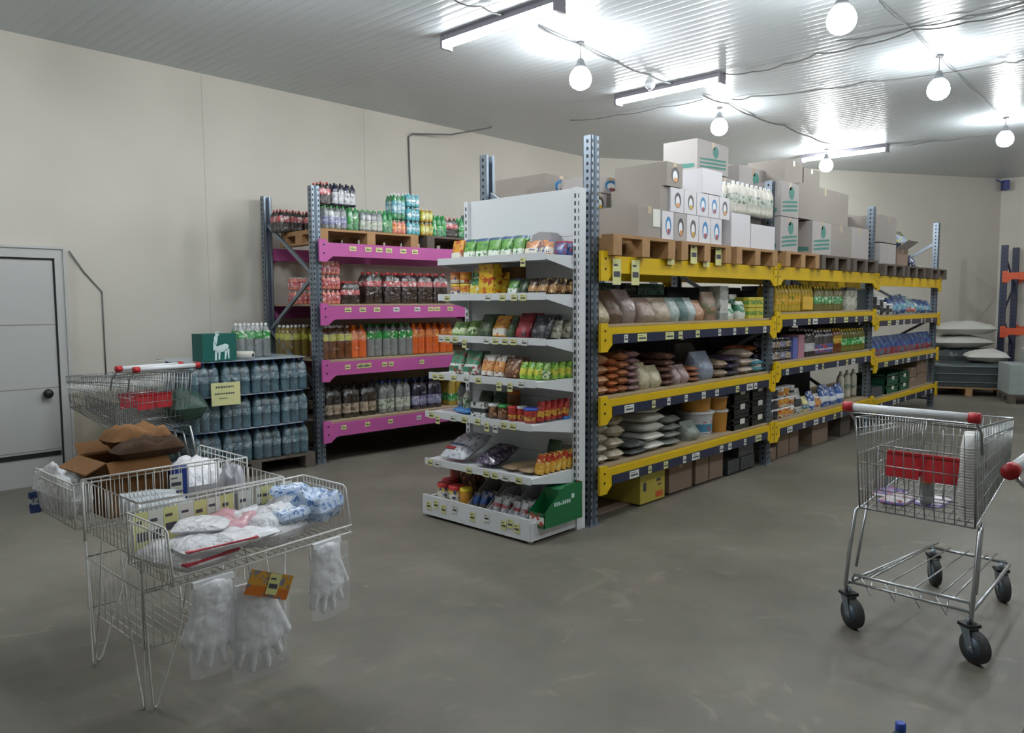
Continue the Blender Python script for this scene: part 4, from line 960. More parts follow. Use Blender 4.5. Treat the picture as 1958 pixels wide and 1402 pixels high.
# shelf 3
for i, (a, b_, k, l) in enumerate(((856, 884, 'grn', 'bright green bag at the left end'), (885, 905, 'grn', 'second bright green bag from left'), (906, 932, 'dg', 'dark green bulging bag'), (933, 962, 'oy', 'orange-brown bag'), (963, 976, 'dg', 'narrow dark green bag'), (977, 1006, 'red', 'shiny dark red bag'), (1007, 1042, 'blk', 'black bag, tallest'), (1043, 1063, 'bei', 'clear bag of pale seeds, left of three'), (1064, 1083, 'bei', 'clear bag of pale seeds, middle of three'), (1084, 1104, 'bei', 'clear bag of pale seeds, right of three'))):
    gon(a, b_, 630, XF[2]+.03+.015*(i % 2), Z3, 'pouch', l+' on the third display shelf', 'bags on the third display shelf', h_=(.11, .12, .17, .16, .16, .18, .17, .13, .13, .13)[i], d_=.08, m=MIX[k], seed=i, lean=-20, rows=2)
# shelf 4
for i, (a, b_, k, h_, l) in enumerate(((852, 878, 'grw', .17, 'green and white pouch, left of two'), (879, 908, 'grw', .17, 'green and white pouch, right of two'), (912, 936, 'ow', .15, 'orange and white packet, left of two'), (937, 956, 'ow', .15, 'orange and white packet, right of two'), (957, 986, 'brn', .14, 'dark brown packet'))):
    gon(a, b_, 695, XF[3]+.04, Z4, 'pouch', l+' on the fourth display shelf', 'packets on the fourth display shelf', h_=h_, d_=.07, m=MIX[k], seed=i, lean=-15, rows=2)
for i in range(8):
    a = 988+14*i; gon(a, a+13, 700, XF[3]+.05, Z4, 'pouch', which(i, 8)+'yellow-green packet in the row on the fourth display shelf', 'yellow-green packets in a row', h_=.115, d_=.06, m=MIX['lime' if i not in (3, 7) else 'grn'], seed=i, lean=-10, rows=2)
for i, (a, b_) in enumerate(((858, 870), (884, 896))): gon(a, b_, 712, XF[3], Z4, 'box', '%s small red and white box in front of the green pouches' % ('left', 'right')[i], 'small red boxes', 'box', h_=.06, d_=.03, m=MIX['grw'], name='small_box')
# shelf 5
k5 = bottle_kind('white', 'white', 'white', .032, .17, (.2, .7)); bottle(k5, None, (XF[4]+.07, yat(880, 760, XF[4]), Z5), 'white bottle with white cap standing in a blue tray', 'bottle')
bottle(bottle_kind('clear', 'white', 'black', .03, .2, (.2, .5)), None, (XF[4]+.2, yat(882, 740, -.36), Z5), 'dark-capped bottle behind the white bottle on fifth display shelf', 'bottle')
gon(860, 898, 780, XF[4]+.02, Z5, 'lie', 'blue crinkled pack under the white bottle on the fifth shelf', 'blue pack', h_=.055, d_=.12, m=MIX['blu'], lean=0)
gon(899, 926, 775, XF[4]+.01, Z5, 'box', 'black and white patterned box on the fifth display shelf', 'patterned box', 'box', h_=.10, d_=.07, m=MIX['bw'], name='small_box')
for i, (a, b_, c_) in enumerate(((928, 945, 'white'), (946, 965, 'green'), (966, 980, 'red'), (983, 998, 'white'), (994, 1016, 'blue'))):
    gon(a, b_, 790, XF[4]+.005+.03*(i == 3), Z5, 'jar', which(i, 5)+'brown-sauce tub on the fifth display shelf', 'lidded tubs on the fifth display shelf', 'tub', h_=.10, d_=c_, m=MIX['snk' if i > 1 else 'brn'], name='lidded_tub')
for i in range(5):
    a = 1017+12*i; gon(a, a+13, 795, XF[4]+.04, Z5+.012, 'pouch', which(i, 5)+'red and gold snack bag in the blue tray', 'red and gold snack bags', h_=.13, d_=.06, m=MIX['snk'], seed=i, lean=-12, rows=2)
gon(1030, 1080, 800, XF[4]+.005, Z5, 'box', 'low blue tray holding the red and gold snack bags', 'blue tray', 'tray', h_=.018, d_=.30, m=mat('blue_tray', '#2f7cc0', .4), name='blue_tray')
for i, (a, b_) in enumerate(((905, 930), (931, 958))): gon(a, b_, 750, XF[4]+.20, Z5, 'pouch', '%s dark green packet behind the tubs on the fifth shelf' % ('left', 'right')[i], 'dark green packets at the back', h_=.15, d_=.09, m=MIX['dg'], seed=i)
gon(962, 982, 745, XF[4]+.22, Z5, 'jar', 'tall brown jar at the back of the fifth display shelf', 'brown jar', 'jar', h_=.17, d_='orange', m=mat('brown_jar', '#8c5a3a', .3), name='jar')
# shelf 6
WBAG = pm('#dcdde2', '#c9ced8', '#8088a8', .45, .75, .3, 11)
o = obj('white_bag', me_pillow(.27, .34, .10, WBAG, 1, .15), None, (XF[5]+.16, yat(888, 860, -.45), Z6+.06), R(-90)); o.rotation_euler[0] = R(24); tag(o, 'large white bag with red lettering leaning on the sixth display shelf', 'bag')
rb = MB(); rb.box(-.09, .0, -.12, -.09, .087, .09, mat('red_print', '#b83238', .5)); rb.box(-.09, .06, -.07, -.055, .094, .097, mat('blue_print', '#5a6aa0', .5)); rb.build('printed_letters', o)
o = obj('purple_bag', me_pillow(.20, .32, .09, MIX['pur'], 2, .2), None, (XF[5]+.16, yat(945, 875, -.45), Z6+.035), R(-80)); o.rotation_euler[0] = R(14); tag(o, 'dark purple glossy bag right of the white bag, sixth display shelf', 'bag')
for i, (a, b_) in enumerate(((955, 985), (986, 1014))): 
    o = gon(a, b_, 885, XF[5]+.01, Z6+.004, 'lie', '%s tan clear-wrapped flat bag on the sixth display shelf' % ('left', 'right')[i], 'tan flat bags', h_=.045, d_=.30, m=mat('tan_bag', '#9a8468', .35, var=.3, vscale=20), lean=0, seed=i)
for i in range(6):
    a = 1016+11*i; gon(a, a+14, 890, XF[5]+.03, Z6+.004, 'pouch', which(i, 6)+'red and yellow packet in the row on the sixth display shelf', 'red and yellow packets', h_=.135, d_=.07, m=MIX['yr'], seed=i, lean=-16, rows=2)
for i, (a, b_) in enumerate(((1032, 1058), (1059, 1092))): gon(a, b_, 850, XF[5]+.24, Z6, 'pouch', '%s dark clear bag behind the red and yellow packets' % ('left', 'right')[i], 'bags behind the packets', h_=.20, d_=.1, m=MIX['dg' if i == 0 else 'bei'], seed=i)
# base shelf
def redlid(a, b_, xf, i, l):
    y0, y1 = yat(a, 950, xf), yat(b_, 950, xf); r_ = abs(y0-y1)/2*.98
    r = empty('canister', (xf+r_+.01, (y0+y1)/2, Z7), 0, l, 'canister', 'red-lidded canisters')
    MB().lathe([(r_*.95, 0), (r_, .005), (r_, .12), (r_*.96, .125)], pm('#e0c25a', '#e8e4d8', '#3a4e8a', .3, .75, .3, 7), 18).build('body', r); MB().lathe([(r_*1.03, .122), (r_*1.03, .145), (r_*.9, .15), (r_*.2, .152)], CAPM['red'], 18).build('lid', r)
redlid(829, 848, XF[6]+.02, 0, 'red-lidded canister at the left end of the base shelf'); redlid(849, 871, XF[6]+.01, 1, 'red-lidded canister second on the base shelf')
redlid(838, 858, XF[6]+.13, 2, 'red-lidded canister in the second row of the base shelf')
gon(873, 890, 950, XF[6]+.02, Z7, 'jar', 'orange and cream canister beside the red-lidded ones', 'orange canister', 'canister', h_=.15, d_='yellow', m=MIX['oy'], name='canister')
for i, (a, b_) in enumerate(((860, 876), (877, 892), (893, 908))): gon(a, b_, 900, XF[6]+.24, Z7, 'box', which(i, 3)+'tall brown coffee box at the back of the base shelf', 'brown boxes at the back', 'box', h_=.27-.03*i, d_=.1, m=MIX['brn'] if i else mat('red_brown_box', '#8a4030', .5), name='tall_box')
def srp(a, b_, py, xf, hb, hf, m, l, depth=.34, side=None):
    """shelf-ready tray: high at the back, cut low at the front"""
    y0, y1 = yat(a, py, xf), yat(b_, py, xf); w_ = abs(y0-y1); r = empty('display_tray', (xf+.004, (y0+y1)/2, Z7), R(-90), l, 'display box', 'card display trays on the base shelf')
    for s_ in (-1, 1): MB().prism([(s_*w_/2, 0, 0), (s_*w_/2, depth, 0), (s_*w_/2, depth, hb), (s_*w_/2, depth*.55, hb), (s_*w_/2, 0, hf)], (-s_*.004, 0, 0), side or m).build('side_panel', r)
    MB().box(-w_/2, w_/2, 0, .004, 0, hf, m).build('front_panel', r); MB().box(-w_/2, w_/2, depth-.004, depth, 0, hb, m).build('back_wall', r)
    MB().box(-w_/2+.004, w_/2-.004, .004, depth-.004, 0, .006, m).build('bottom', r); return r, w_
GRC = mat('grey_card', '#9a9896', .7); SIL = mat('grey_white_card', '#b9bac0', .5)
srp(893, 928, 955, XF[6]+.02, .19, .05, GRC, 'grey card tray with blue patch on the base shelf')
for i in range(2): gon(897+14*i, 910+14*i, 960, XF[6]+.05, Z7+.008, 'pouch', '%s packet with blue patch in the grey tray' % ('left', 'right')[i], 'packets in the grey tray', h_=.12, d_=.05, m=pm('#6a6660', '#2f58a8', '#2f58a8', .4, .8), seed=i, rows=3)
srp(932, 970, 975, XF[6]+.02, .17, .05, SIL, 'pale grey tray with red-marked packets on the base shelf')
srp(971, 1005, 980, XF[6]+.02, .19, .06, SIL, 'second pale grey tray right of the red-marked one')
for i in range(4): gon((936, 952, 973, 988)[i], (951, 967, 987, 1002)[i], 985, XF[6]+.05, Z7+.008, 'pouch', which(i, 4)+'white packet with red mark in the pale trays', 'white packets in pale trays', h_=.12, d_=.05, m=pm('#c9c9cf', '#c05058', '#9a9aa2', .45, .65), seed=i, rows=3)
GG = mat('green_display_card', '#0f6a3a', .4)
r, w_ = srp(1010, 1040, 985, XF[6]+.04, .25, .10, pm('#0f6a3a', '#e0e4dc', '#c03a30', .25, .75, .35, 6), 'green display box with white lettering at the right end of the base', .40, side=GG)
MB().box(-w_/2+.004, w_/2-.004, .15, .396, .01, .235, GG).build('contents_block', r)
lt = MB()
for i in range(8): lt.box(-w_/2-.0015-.0, -w_/2, .10+.022*i, .114+.022*i, .13, .155, DW) if i != 3 else lt.box(-w_/2-.0015, -w_/2, .10+.022*i, .112+.022*i, .13, .143, DW)
lt.box(-w_/2-.0015, -w_/2, .28, .31, .155, .185, DW); 
for v in range(len(lt.v)): x, y, z = lt.v[v]; lt.v[v] = (-x, y, z)
lt.build('white_lettering', r)

# ================================================================ GOODS on the yellow rack
def xat(px, py, y): return ony(px, py, y).x
EM = mat('emblem_backing', '#c9c8c4', .7)
def globe_face(r, w_, d_, h_):
    mb = MB(); y = -d_/2-.0012
    pts = [(w_*.08+h_*.19*math.cos(a), y, h_*.70+h_*.19*math.sin(a)) for a in [2*math.pi*i/14 for i in range(14)]]
    mb.prism(pts[::-1], (0, .001, 0), TEAL)
    for k in range(3): mb.prism([(-w_*.42, y, h_*(.12+.12*k)), (w_*.42, y, h_*(.20+.12*k)), (w_*.42, y, h_*(.27+.12*k)), (-w_*.1, y, h_*(.22+.12*k)), (-w_*.42, y, h_*(.17+.12*k))], (0, .001, 0), TEAL)
    mb.build('emblem', r)
    MB().prism([(-w_/2-.0012, -d_*.42, h_*.1), (-w_/2-.0012, d_*.42, h_*.1), (-w_/2-.0012, d_*.42, h_*.3), (-w_/2-.0012, -d_*.42, h_*.22)], (.001, 0, 0), TEAL).build('side_band', r)
def oval_face(c1, c2):
    A = mat('oval_'+c1, c1, .4); B = mat('oval_'+c2, c2, .4); Wt = mat('oval_white', '#e4e6e8', .4)
    def fn(r, w_, d_, h_):
        mb = MB(); y = -d_/2-.0012
        def ell(cx, cz, rx, rz, m, yy): mb.prism([(cx+rx*math.cos(a), yy, cz+rz*math.sin(a)) for a in [2*math.pi*i/14 for i in range(14)]][::-1], (0, .001, 0), m)
        ell(w_*.04, h_*.5, w_*.24, h_*.33, A, y); ell(w_*.02, h_*.44, w_*.15, h_*.24, Wt, y-.0005); ell(w_*.05, h_*.3, w_*.12, h_*.10, B, y-.001); mb.build('picture_window', r)
    return fn
OVB = oval_face('#2f7fb8', '#a04848'); OVY = oval_face('#4a4a48', '#c8a038'); OVM = oval_face('#3a3c40', '#d09050')
YF = -.10
def cbox(x0, x1, z0, z1, m, label, y0=YF, dep=.5, rz=0, face=None, cat='cardboard box', group='cartons on top of the yellow racking', tape=True, name='carton'):
    return carton(name, x1-x0, dep, z1-z0-.002, m, ((x0+x1)/2, y0+dep/2, z0+.001), rz, label, cat, group, face, tape)
for bay, xs in ((0, (.47, 1.36, 2.26)), (1, (3.25, 4.12, 5.02)), (2, (6.05, 6.95, 8.0))):
    for i, x in enumerate(xs):
        zt = LV[bay][0]+.002
        pallet(PAL8 if (bay, i) < (1, 1) else PAL8D, (x, .43, zt), 0, '%s wooden pallet of the %s bay on top of the yellow racking' % (('left', 'middle', 'right')[i], ('nearest', 'middle', 'farthest')[bay]))
T = 1.893+.146
cbox(.43, .72, T, T+.23, CARD, 'long carton with white paper sheet, nearest on the yellow racking', dep=.56)
o = MB().box(-.05, .05, -.0015, 0, 0, .13, LAB).build('paper_sheet', None, (.66, -.102, T+.09)); o.parent = bpy.data.objects['carton']; o.location = (.09, -.2817, .085)
cbox(.56, .76, T+.235, T+.385, CARDL, 'grey carton with yellow picture end, second tier behind the sheet carton', y0=.42, dep=.4, face=OVY)
cbox(.78, .99, T+.235, T+.385, CARD, 'grey carton with blue picture end, second tier behind the sheet carton', y0=.42, dep=.4, face=OVB)
cbox(.40, 1.0, T, T+.233, CARD, 'plain carton hidden behind the sheet carton', y0=.48, dep=.4)
cbox(.62, 1.0, T+.39, T+.52, CARDL, 'cream carton on the third tier behind the long grey one', y0=.42, dep=.35, face=OVB)
cbox(.40, .90, T+.24, T+.39, CARD, 'plain carton in the rear row carrying the green-band carton', y0=.84, dep=.3)
cbox(.45, .86, T+.395, T+.56, CARD, 'carton with green band and blue end, left of the tall post', y0=.80, dep=.55, face=OVB)
# cartons with picture windows
cols = (OVB, OVM, OVY, OVB, OVB)
xs = [.745, .915, 1.10, 1.29, 1.48, 1.67]
for i in range(5): cbox(xs[i], xs[i+1]-.008, T, T+.215, WBOX if i != 1 else CARDL, which(i, 5)+'carton with picture window, lower row of nearest bay', dep=.38, face=cols[i], group='cartons with picture windows', tape=False)
cols = (OVM, OVY, OVB, OVB, OVM); xs = [.86, 1.06, 1.25, 1.44, 1.62, 1.80]
for i in range(5): cbox(xs[i], xs[i+1]-.008, T+.217, T+.40, WBOX, which(i, 5)+'carton with picture window, upper row of nearest bay', dep=.38, face=cols[i], group='cartons with picture windows', tape=False)
cbox(.80, 1.03, T+.405, T+.585, CARD, 'long grey carton with a picture end, third tier of nearest bay', dep=.47, face=OVM)
cbox(.745, .85, T+.217, T+.40, CARD, 'grey carton under the long one, nearest bay', y0=-.08, dep=.45, tape=False)
cbox(1.34, 1.66, T+.405, T+.60, WBOX, 'white long carton on the third tier above picture-window cartons', dep=.55, tape=False)
for k in range(4): price(yr, (.86, 1.20, 1.40, 1.60)[k], -.108, 1.893-.04+.02*(k % 2), .10, .17, True, tilt=R(0))
for k, x in enumerate((.17, .40)): price(yr, x, -.097, 1.893-.20, .10, .18, True)
# stack of white bottle packs in milky film
WB = bottle_kind('white', 'white', 'white', .042, .27, (.3, .6))
def f(i, l): pack(WB, 3, 3, .042, .27, (2.03+.262*i, .035, T+.30), 0, l, 'white bottle packs on top')
row(f, 3, 'pack of cream plastic bottles high on the nearest bay')
cbox(1.83, 2.18, T, T+.29, WBOX, 'crumpled white carton below the cream bottles, left', tape=False); cbox(2.20, 2.68, T, T+.22, WBOX, 'white carton with open dark top, right below the cream bottles', tape=False)
tag(MB().box(2.24, 2.60, .0, .3, T+.222, T+.298, mat('dark_carton_gap', '#5c5654', .8)).build('gap_block'), 'dark block in the gap on the white carton under the cream bottles', 'cardboard box')  # dark block fills the gap between carton and bottle packs
# back tiers
for i in range(2): cbox(1.92+.39*i, 1.92+.39*i+.375, T+.50, T+.70, CARDL if i else CARD, ('left', 'right')[i]+' plain carton under the topmost emblem carton, nearest bay', y0=.32, dep=.4)
for i in range(3): cbox(1.15+.55*i, 1.15+.55*i+.53, T, T+(.39, .49, .49)[i], CARD, which(i, 3)+'large carton hidden in the rear row of nearest bay', y0=.46, dep=.4)
cbox(1.98, 2.56, T+.71, T+.99, CARDL, 'topmost carton with teal emblem, highest on the racking', y0=.32, dep=.35, face=globe_face)
cbox(2.78, 3.40, T+.50, T+.86, CARDL, 'tall carton with teal emblem behind the middle bay front', y0=.32, dep=.40, face=globe_face)
T2 = 1.90+.146
cbox(2.80, 3.20, T2, T2+.325, CARDL, 'lower emblem carton at the start of the middle bay', face=globe_face); cbox(2.80, 3.20, T2+.33, T2+.655, CARDL, 'upper emblem carton at the start of the middle bay', face=globe_face)
cbox(3.55, 4.04, T2, T2+.34, CARDL, 'emblem carton in the lower row of the middle bay', face=globe_face, dep=.45); cbox(4.06, 4.70, T2, T2+.345, CARD, 'plain carton right of the emblem carton, middle bay', y0=-.08)
cbox(4.73, 5.28, T2, T2+.36, CARDL, 'plain slumped carton at the end of the middle bay', y0=-.06, rz=R(-3))
cbox(3.30, 4.62, T2+.35, T2+.70, CARD, 'wide plain carton on the upper tier of the middle bay', y0=-.06, dep=.6)
cbox(3.24, 3.52, T2, T2+.34, CARD, 'dark-sided carton between the two emblem cartons', y0=.10, dep=.5)
cbox(3.32, 3.75, T2+.71, T2+.95, CARD, 'film-wrapped carton on the very top of the middle bay, left', y0=.1, dep=.4); cbox(3.78, 4.20, T2+.71, T2+.92, CARD, 'film-wrapped carton on the very top of the middle bay, right', y0=.1, dep=.4)
cbox(4.70, 5.15, T2+.37, T2+.60, CARDL, 'flat carton on the upper tier near the middle post', y0=.2, dep=.5)
T3 = 1.875+.146
cbox(5.75, 6.35, T3, T3+.26, CARDL, 'lower carton on the farthest bay', y0=-.05); cbox(5.75, 6.35, T3+.27, T3+.60, CARD, 'upper carton on the farthest bay behind the post', y0=-.05)
cbox(5.2, 6.1, T3+.40, T3+.64, CARDL, 'carton with pale tape behind the far middle post', y0=.35, dep=.5)
r = cbox(6.40, 6.85, T3, T3+.22, CARDB, 'open brown carton with flaps on the farthest bay', y0=-.05, dep=.45)
for a, b_, off in (((-.22, -.22, .22), (.22, -.22, .22), (.05, -.12, .10)), ((.22, -.22, .22), (.22, .22, .22), (.16, 0, .02))): a, b_, off = Vector(a), Vector(b_), Vector(off); MB().prism([a, b_, b_+off, a+off], (0, 0, .006), CARDL).build('flap', r)
tag(MB().pouch(.38, .22, .22, pm('#24345f', '#8fa6c8', '#d8d058', .3, .7, .3, 8), 1).build('blue_pack', None, (6.60, .02, T3+.232)), 'blue and yellow crinkled pack on the open brown carton', 'packet')
tag(MB().pouch(.22, .16, .12, pm('#232a40', '#3a4668', '#c8ccd8', .3, .7, .3, 8), 2).build('blue_pack', None, (7.15, .0, T3+.002)), 'small dark blue pack standing right of the open carton', 'packet')
tag(MB().prism([(7.2, -.1, T3+.004), (7.75, -.1, T3+.004), (7.75, .3, T3+.03), (7.2, .3, T3+.10)], (0, 0, .006), CARDL).build('card_sheet'), 'loose card sheet slumped on the farthest pallets', 'cardboard')

# ---- shelves, nearest bay
def dk(bay, k): return LV[bay][k]+.021
def yg(px0, px1, py, z, kind, label, group, cat='bag', h_=.2, d_=.1, m=None, seed=0, name='bag', yf=-.02, lean=0, rz=0, cr=.15):
    x0, x1 = xat(px0, py, yf), xat(px1, py, yf); w_ = x1-x0; c_ = ((x0+x1)/2, yf+d_/2, z)
    if kind == 'pouch': o = obj(name, me_pouch(w_, h_, d_, m, seed), None, c_, rz); o.rotation_euler[0] = R(lean)
    elif kind == 'lie': o = obj(name, me_pillow(w_, d_, h_, m, seed, cr), None, c_, rz)
    elif kind == 'box': o = MB().box(-w_/2, w_/2, -d_/2, d_/2, 0, h_, m).build(name, None, c_, rz)
    elif kind == 'jar':
        r_ = w_/2*.97; o = empty(name, (c_[0], yf+r_, z)); MB().lathe([(r_*.92, 0), (r_, .006), (r_, h_*.8), (r_*.93, h_*.86)], m, 16).build('body', o); MB().lathe([(r_*1.03, h_*.86), (r_*1.03, h_*.98), (r_*.9, h_)], CAPM['white'], 16).build('lid', o)
    return tag(o, label, cat, group)
def clr(n, c, a=.75): return mat('clearbag_'+n, c, .2, bump=1.0, bscale=34, var=.42, vscale=38)
z = dk(0, 1)
for i, (a, b_, c_, h_, d_, l) in enumerate(((1140, 1175, '#a89c80', .17, .24, 'beige biscuit bag next to the front post'), (1170, 1198, '#6a5446', .24, .3, 'tall clear bag of brown sweets, left'), (1196, 1226, '#8a7d78', .25, .28, 'tall clear bag with white sweets, right'), (1230, 1262, '#9a877c', .19, .24, 'slumped clear bag of pinkish sweets'), (1258, 1290, '#a89a88', .19, .22, 'clear bag of pale cookies'))):
    yg(a, b_, 610, z, 'pouch', l+', upper shelf of nearest bay', 'clear sweet bags on the upper shelf', h_=h_, d_=d_, m=clr(c_, c_), seed=i)
for i, (a, b_, c_) in enumerate(((1286, 1306, '#9aa8a4'), (1305, 1322, '#5f7a78'), (1318, 1336, '#a3b0b2'), (1334, 1352, '#b08870'))):
    yg(a, b_, 605, z, 'pouch', which(i, 4)+'foil sweet bag left of the tall cartons', 'foil sweet bags', h_=.19-.02*(i == 3), d_=.18, m=clr(c_, c_), seed=i)
yg(1352, 1376, 603, z, 'pouch', 'reddish clear bag beside the tall patterned carton', 'sweet bags', h_=.24, d_=.14, m=pm('#8a7660', '#6a6a4a', '#b07858', .2, .6, .4, 8), seed=1)
yg(1376, 1392, 603, z, 'box', 'tall patterned grey carton on the upper shelf', 'tall carton', 'box', h_=.29, d_=.2, m=pm('#8f938c', '#b8bab4', '#6a6e6a', .2, .6, .5, 8), name='tall_box')
for i, (a, b_, h_) in enumerate(((1392, 1408, .14), (1404, 1418, .22), (1416, 1430, .16))): yg(a, b_, 605, z, 'pouch', which(i, 3)+'white and green pouch right of the patterned carton', 'white and green pouches', h_=h_, d_=.12, m=pm('#d2d8cc', '#3f8a62', '#e6e8e0', .35, .8, .3, 7), seed=i, yf=-.02+.10*(i == 1))
for i, (a, b_) in enumerate(((1431, 1444), (1445, 1459))):
    for j in range(2): yg(a, b_, 608, z+.10*j, 'box', '%s %s yellow-green packet at the shelf end' % (('lower', 'upper')[j], ('left', 'right')[i]), 'yellow-green packets at the shelf end', 'packet', h_=.095, d_=.14, m=pm('#c8c038', '#5a9a3a', '#e0b028', .3, .7, .4, 12), name='packet')
for i, (a, b_, c_) in enumerate(((1140, 1168, '#3c7a5c'), (1168, 1186, '#5a6ea8'), (1196, 1216, '#3f4a4c'), (1220, 1270, '#4f8a70'))):
    yg(a, b_, 560, z+.22, 'box', which(i, 4)+'carton at the back of the upper shelf', 'cartons at the back of the upper shelf', 'box', h_=.10, d_=.3, m=pm(c_, '#7a9088', '#2a3a3a', .4, .6, .5, 8), name='tall_box', yf=.62)
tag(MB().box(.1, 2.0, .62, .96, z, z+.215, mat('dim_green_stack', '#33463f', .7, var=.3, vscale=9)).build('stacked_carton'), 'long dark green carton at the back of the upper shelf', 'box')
# second shelf: stacked snack bags
z = dk(0, 2)
def bagstack(px0, px1, py, z, n, h_, c_, desc, where, yf=-.02, d_=.3, cr=.12):
    m = c_ if not isinstance(c_, str) else clr(c_, c_)
    for k in range(n):
        yg(px0+rnd.uniform(-1, 1), px1+rnd.uniform(-1, 1), py, z+h_*.86*k, 'lie', lv(k, n)+desc+' '+where, desc+' '+where, h_=h_, d_=d_, m=m, seed=k+int(px0), yf=yf, rz=R(rnd.uniform(-3, 3)), cr=cr)
bagstack(1139, 1168, 745, z, 4, .085, '#ac7f5c', 'snack bag', 'in the stack beside the front post')
bagstack(1168, 1186, 740, z, 5, .06, '#a8633c', 'orange snack bag', 'in the second stack from the front post')
bagstack(1186, 1206, 735, z, 5, .068, '#a06a4a', 'amber snack bag', 'in the third stack from the front post')
bagstack(1206, 1227, 730, z, 6, .058, '#8c6f72', 'pinkish snack bag', 'in the tall stack on the middle shelf')
for i, (a, b_) in enumerate(((1228, 1250), (1249, 1272))): yg(a, b_, 733, z, 'pouch', '%s cream seed bag leaning right of the pink stack' % ('left', 'right')[i], 'cream seed bags', h_=.20-.03*i, d_=.2, m=clr('#b0a98c', '#b0a98c'), seed=i)
bagstack(1272, 1294, 725, z, 5, .06, '#6d5148', 'brown striped bag', 'in the stack right of the cream bags')
for i, (a, b_) in enumerate(((1294, 1308), (1308, 1324))): yg(a, b_, 723, z, 'pouch', '%s pink clear bag on the middle shelf' % ('left', 'right')[i], 'pink clear bags', h_=.15, d_=.2, m=clr('#a08a88', '#a08a88'), seed=i)
bagstack(1323, 1342, 720, z, 3, .05, '#9a6a50', 'reddish snack bag', 'below the big glossy bag')
yg(1318, 1352, 700, z, 'pouch', 'big glossy clear grey bag slumped behind the red bags', 'glossy clear bags', h_=.30, d_=.3, m=clr('#6c706e', '#6c706e'), seed=1, yf=.16)
yg(1342, 1374, 715, z, 'pouch', 'big glossy clear bag with blue-white sweets', 'glossy clear bags', h_=.24, d_=.26, m=clr('#80889a', '#80889a'), seed=2)
bagstack(1374, 1396, 712, z, 2, .09, '#8a7868', 'brown lumpy bag', 'right of the glossy clear bag')
bagstack(1390, 1420, 706, z, 3, .07, '#3d3548', 'dark purple bag', 'on the middle shelf')
bagstack(1420, 1444, 704, z, 3, .085, '#a8998c', 'beige flat bag', 'on the middle shelf right')
bagstack(1444, 1463, 700, z, 2, .07, pm('#d8dcd4', '#2a7a8a', '#2a7a8a', .2, .7, .3, 6), 'white and teal bag', 'at the right end'); yg(1430, 1452, 690, z+.18, 'lie', 'orange bag lying on top near the right end of middle shelf', 'orange bag', h_=.07, d_=.3, m=clr('#b06038', '#b06038'), yf=.1)
# third shelf: rice bags, buckets, crates
z = dk(0, 3)
bagstack(1140, 1166, 870, z, 5, .085, '#a8a08e', 'white rice bag', 'in the stack beside the front post', cr=.2)
bagstack(1168, 1198, 860, z, 4, .10, '#b0a893', 'white rice bag', 'in the second stack of the bottom shelf', cr=.2)
bagstack(1205, 1245, 845, z, 2, .06, '#595f5e', 'grey crumpled film pack', 'between the white sack stacks', cr=.3)
bagstack(1236, 1276, 840, z, 5, .085, mat('white_sack', '#cfcfc8', .5, bump=.25, bscale=12), 'plump white sugar sack', 'in the tall stack', yf=-.02, d_=.45)
bagstack(1276, 1306, 830, z, 4, .07, '#8e938c', 'grey-white crumpled sack', 'right of the sugar sacks', cr=.25, d_=.4)
yg(1262, 1330, 820, z, 'pouch', 'large translucent film-covered sack sloping down on the bottom shelf', 'film-covered sack', h_=.26, d_=.4, m=clr('#6f7776', '#6f7776'), seed=1, yf=.35)
yg(1318, 1345, 822, z, 'pouch', 'pale grey-green film bag beside the buckets', 'film bag', h_=.16, d_=.2, m=clr('#88928a', '#88928a'), seed=2)
def bucket(px0, px1, py, z, h_, c_, label, yf=-.02, pic=False):
    x0, x1 = xat(px0, py, yf), xat(px1, py, yf); r_ = (x1-x0)/2; o = empty('bucket', ((x0+x1)/2, yf+r_, z), 0, label, 'bucket', 'plastic buckets')
    MB().lathe([(r_*.84, 0), (r_*.86, .005), (r_*.97, h_*.93)], mat('bucket_'+c_, c_, .4), 20).build('body', o)
    MB().lathe([(r_*1.04, h_*.90), (r_*1.05, h_*.97), (r_*.95, h_), (r_*.2, h_*.985)], mat('bucket_lid', '#d0d2d6', .4), 20).build('lid', o)
    if pic: MB().lathe([(r_*.915, h_*.15), (r_*.955, h_*.6)], pm('#c8ccd4', '#3a8ab0', '#b03a48', .1, .8, .4, 7), 20, cap=False).build('printed_picture', o)
bucket(1342, 1377, 830, z, .22, '#c8cad0', 'white bucket with picture print on the bottom shelf', pic=True)
bucket(1341, 1374, 795, z+.222, .17, '#c08a3a', 'honey-coloured bucket standing on the white bucket')
bucket(1379, 1399, 822, z, .20, '#c08a3a', 'honey-coloured bucket right of the white bucket, lower', yf=.0); bucket(1379, 1399, 795, z+.202, .12, '#c08a3a', 'smaller honey bucket stacked right, upper', yf=.0)
CRT = mat('black_crate', '#151b1b', .5)
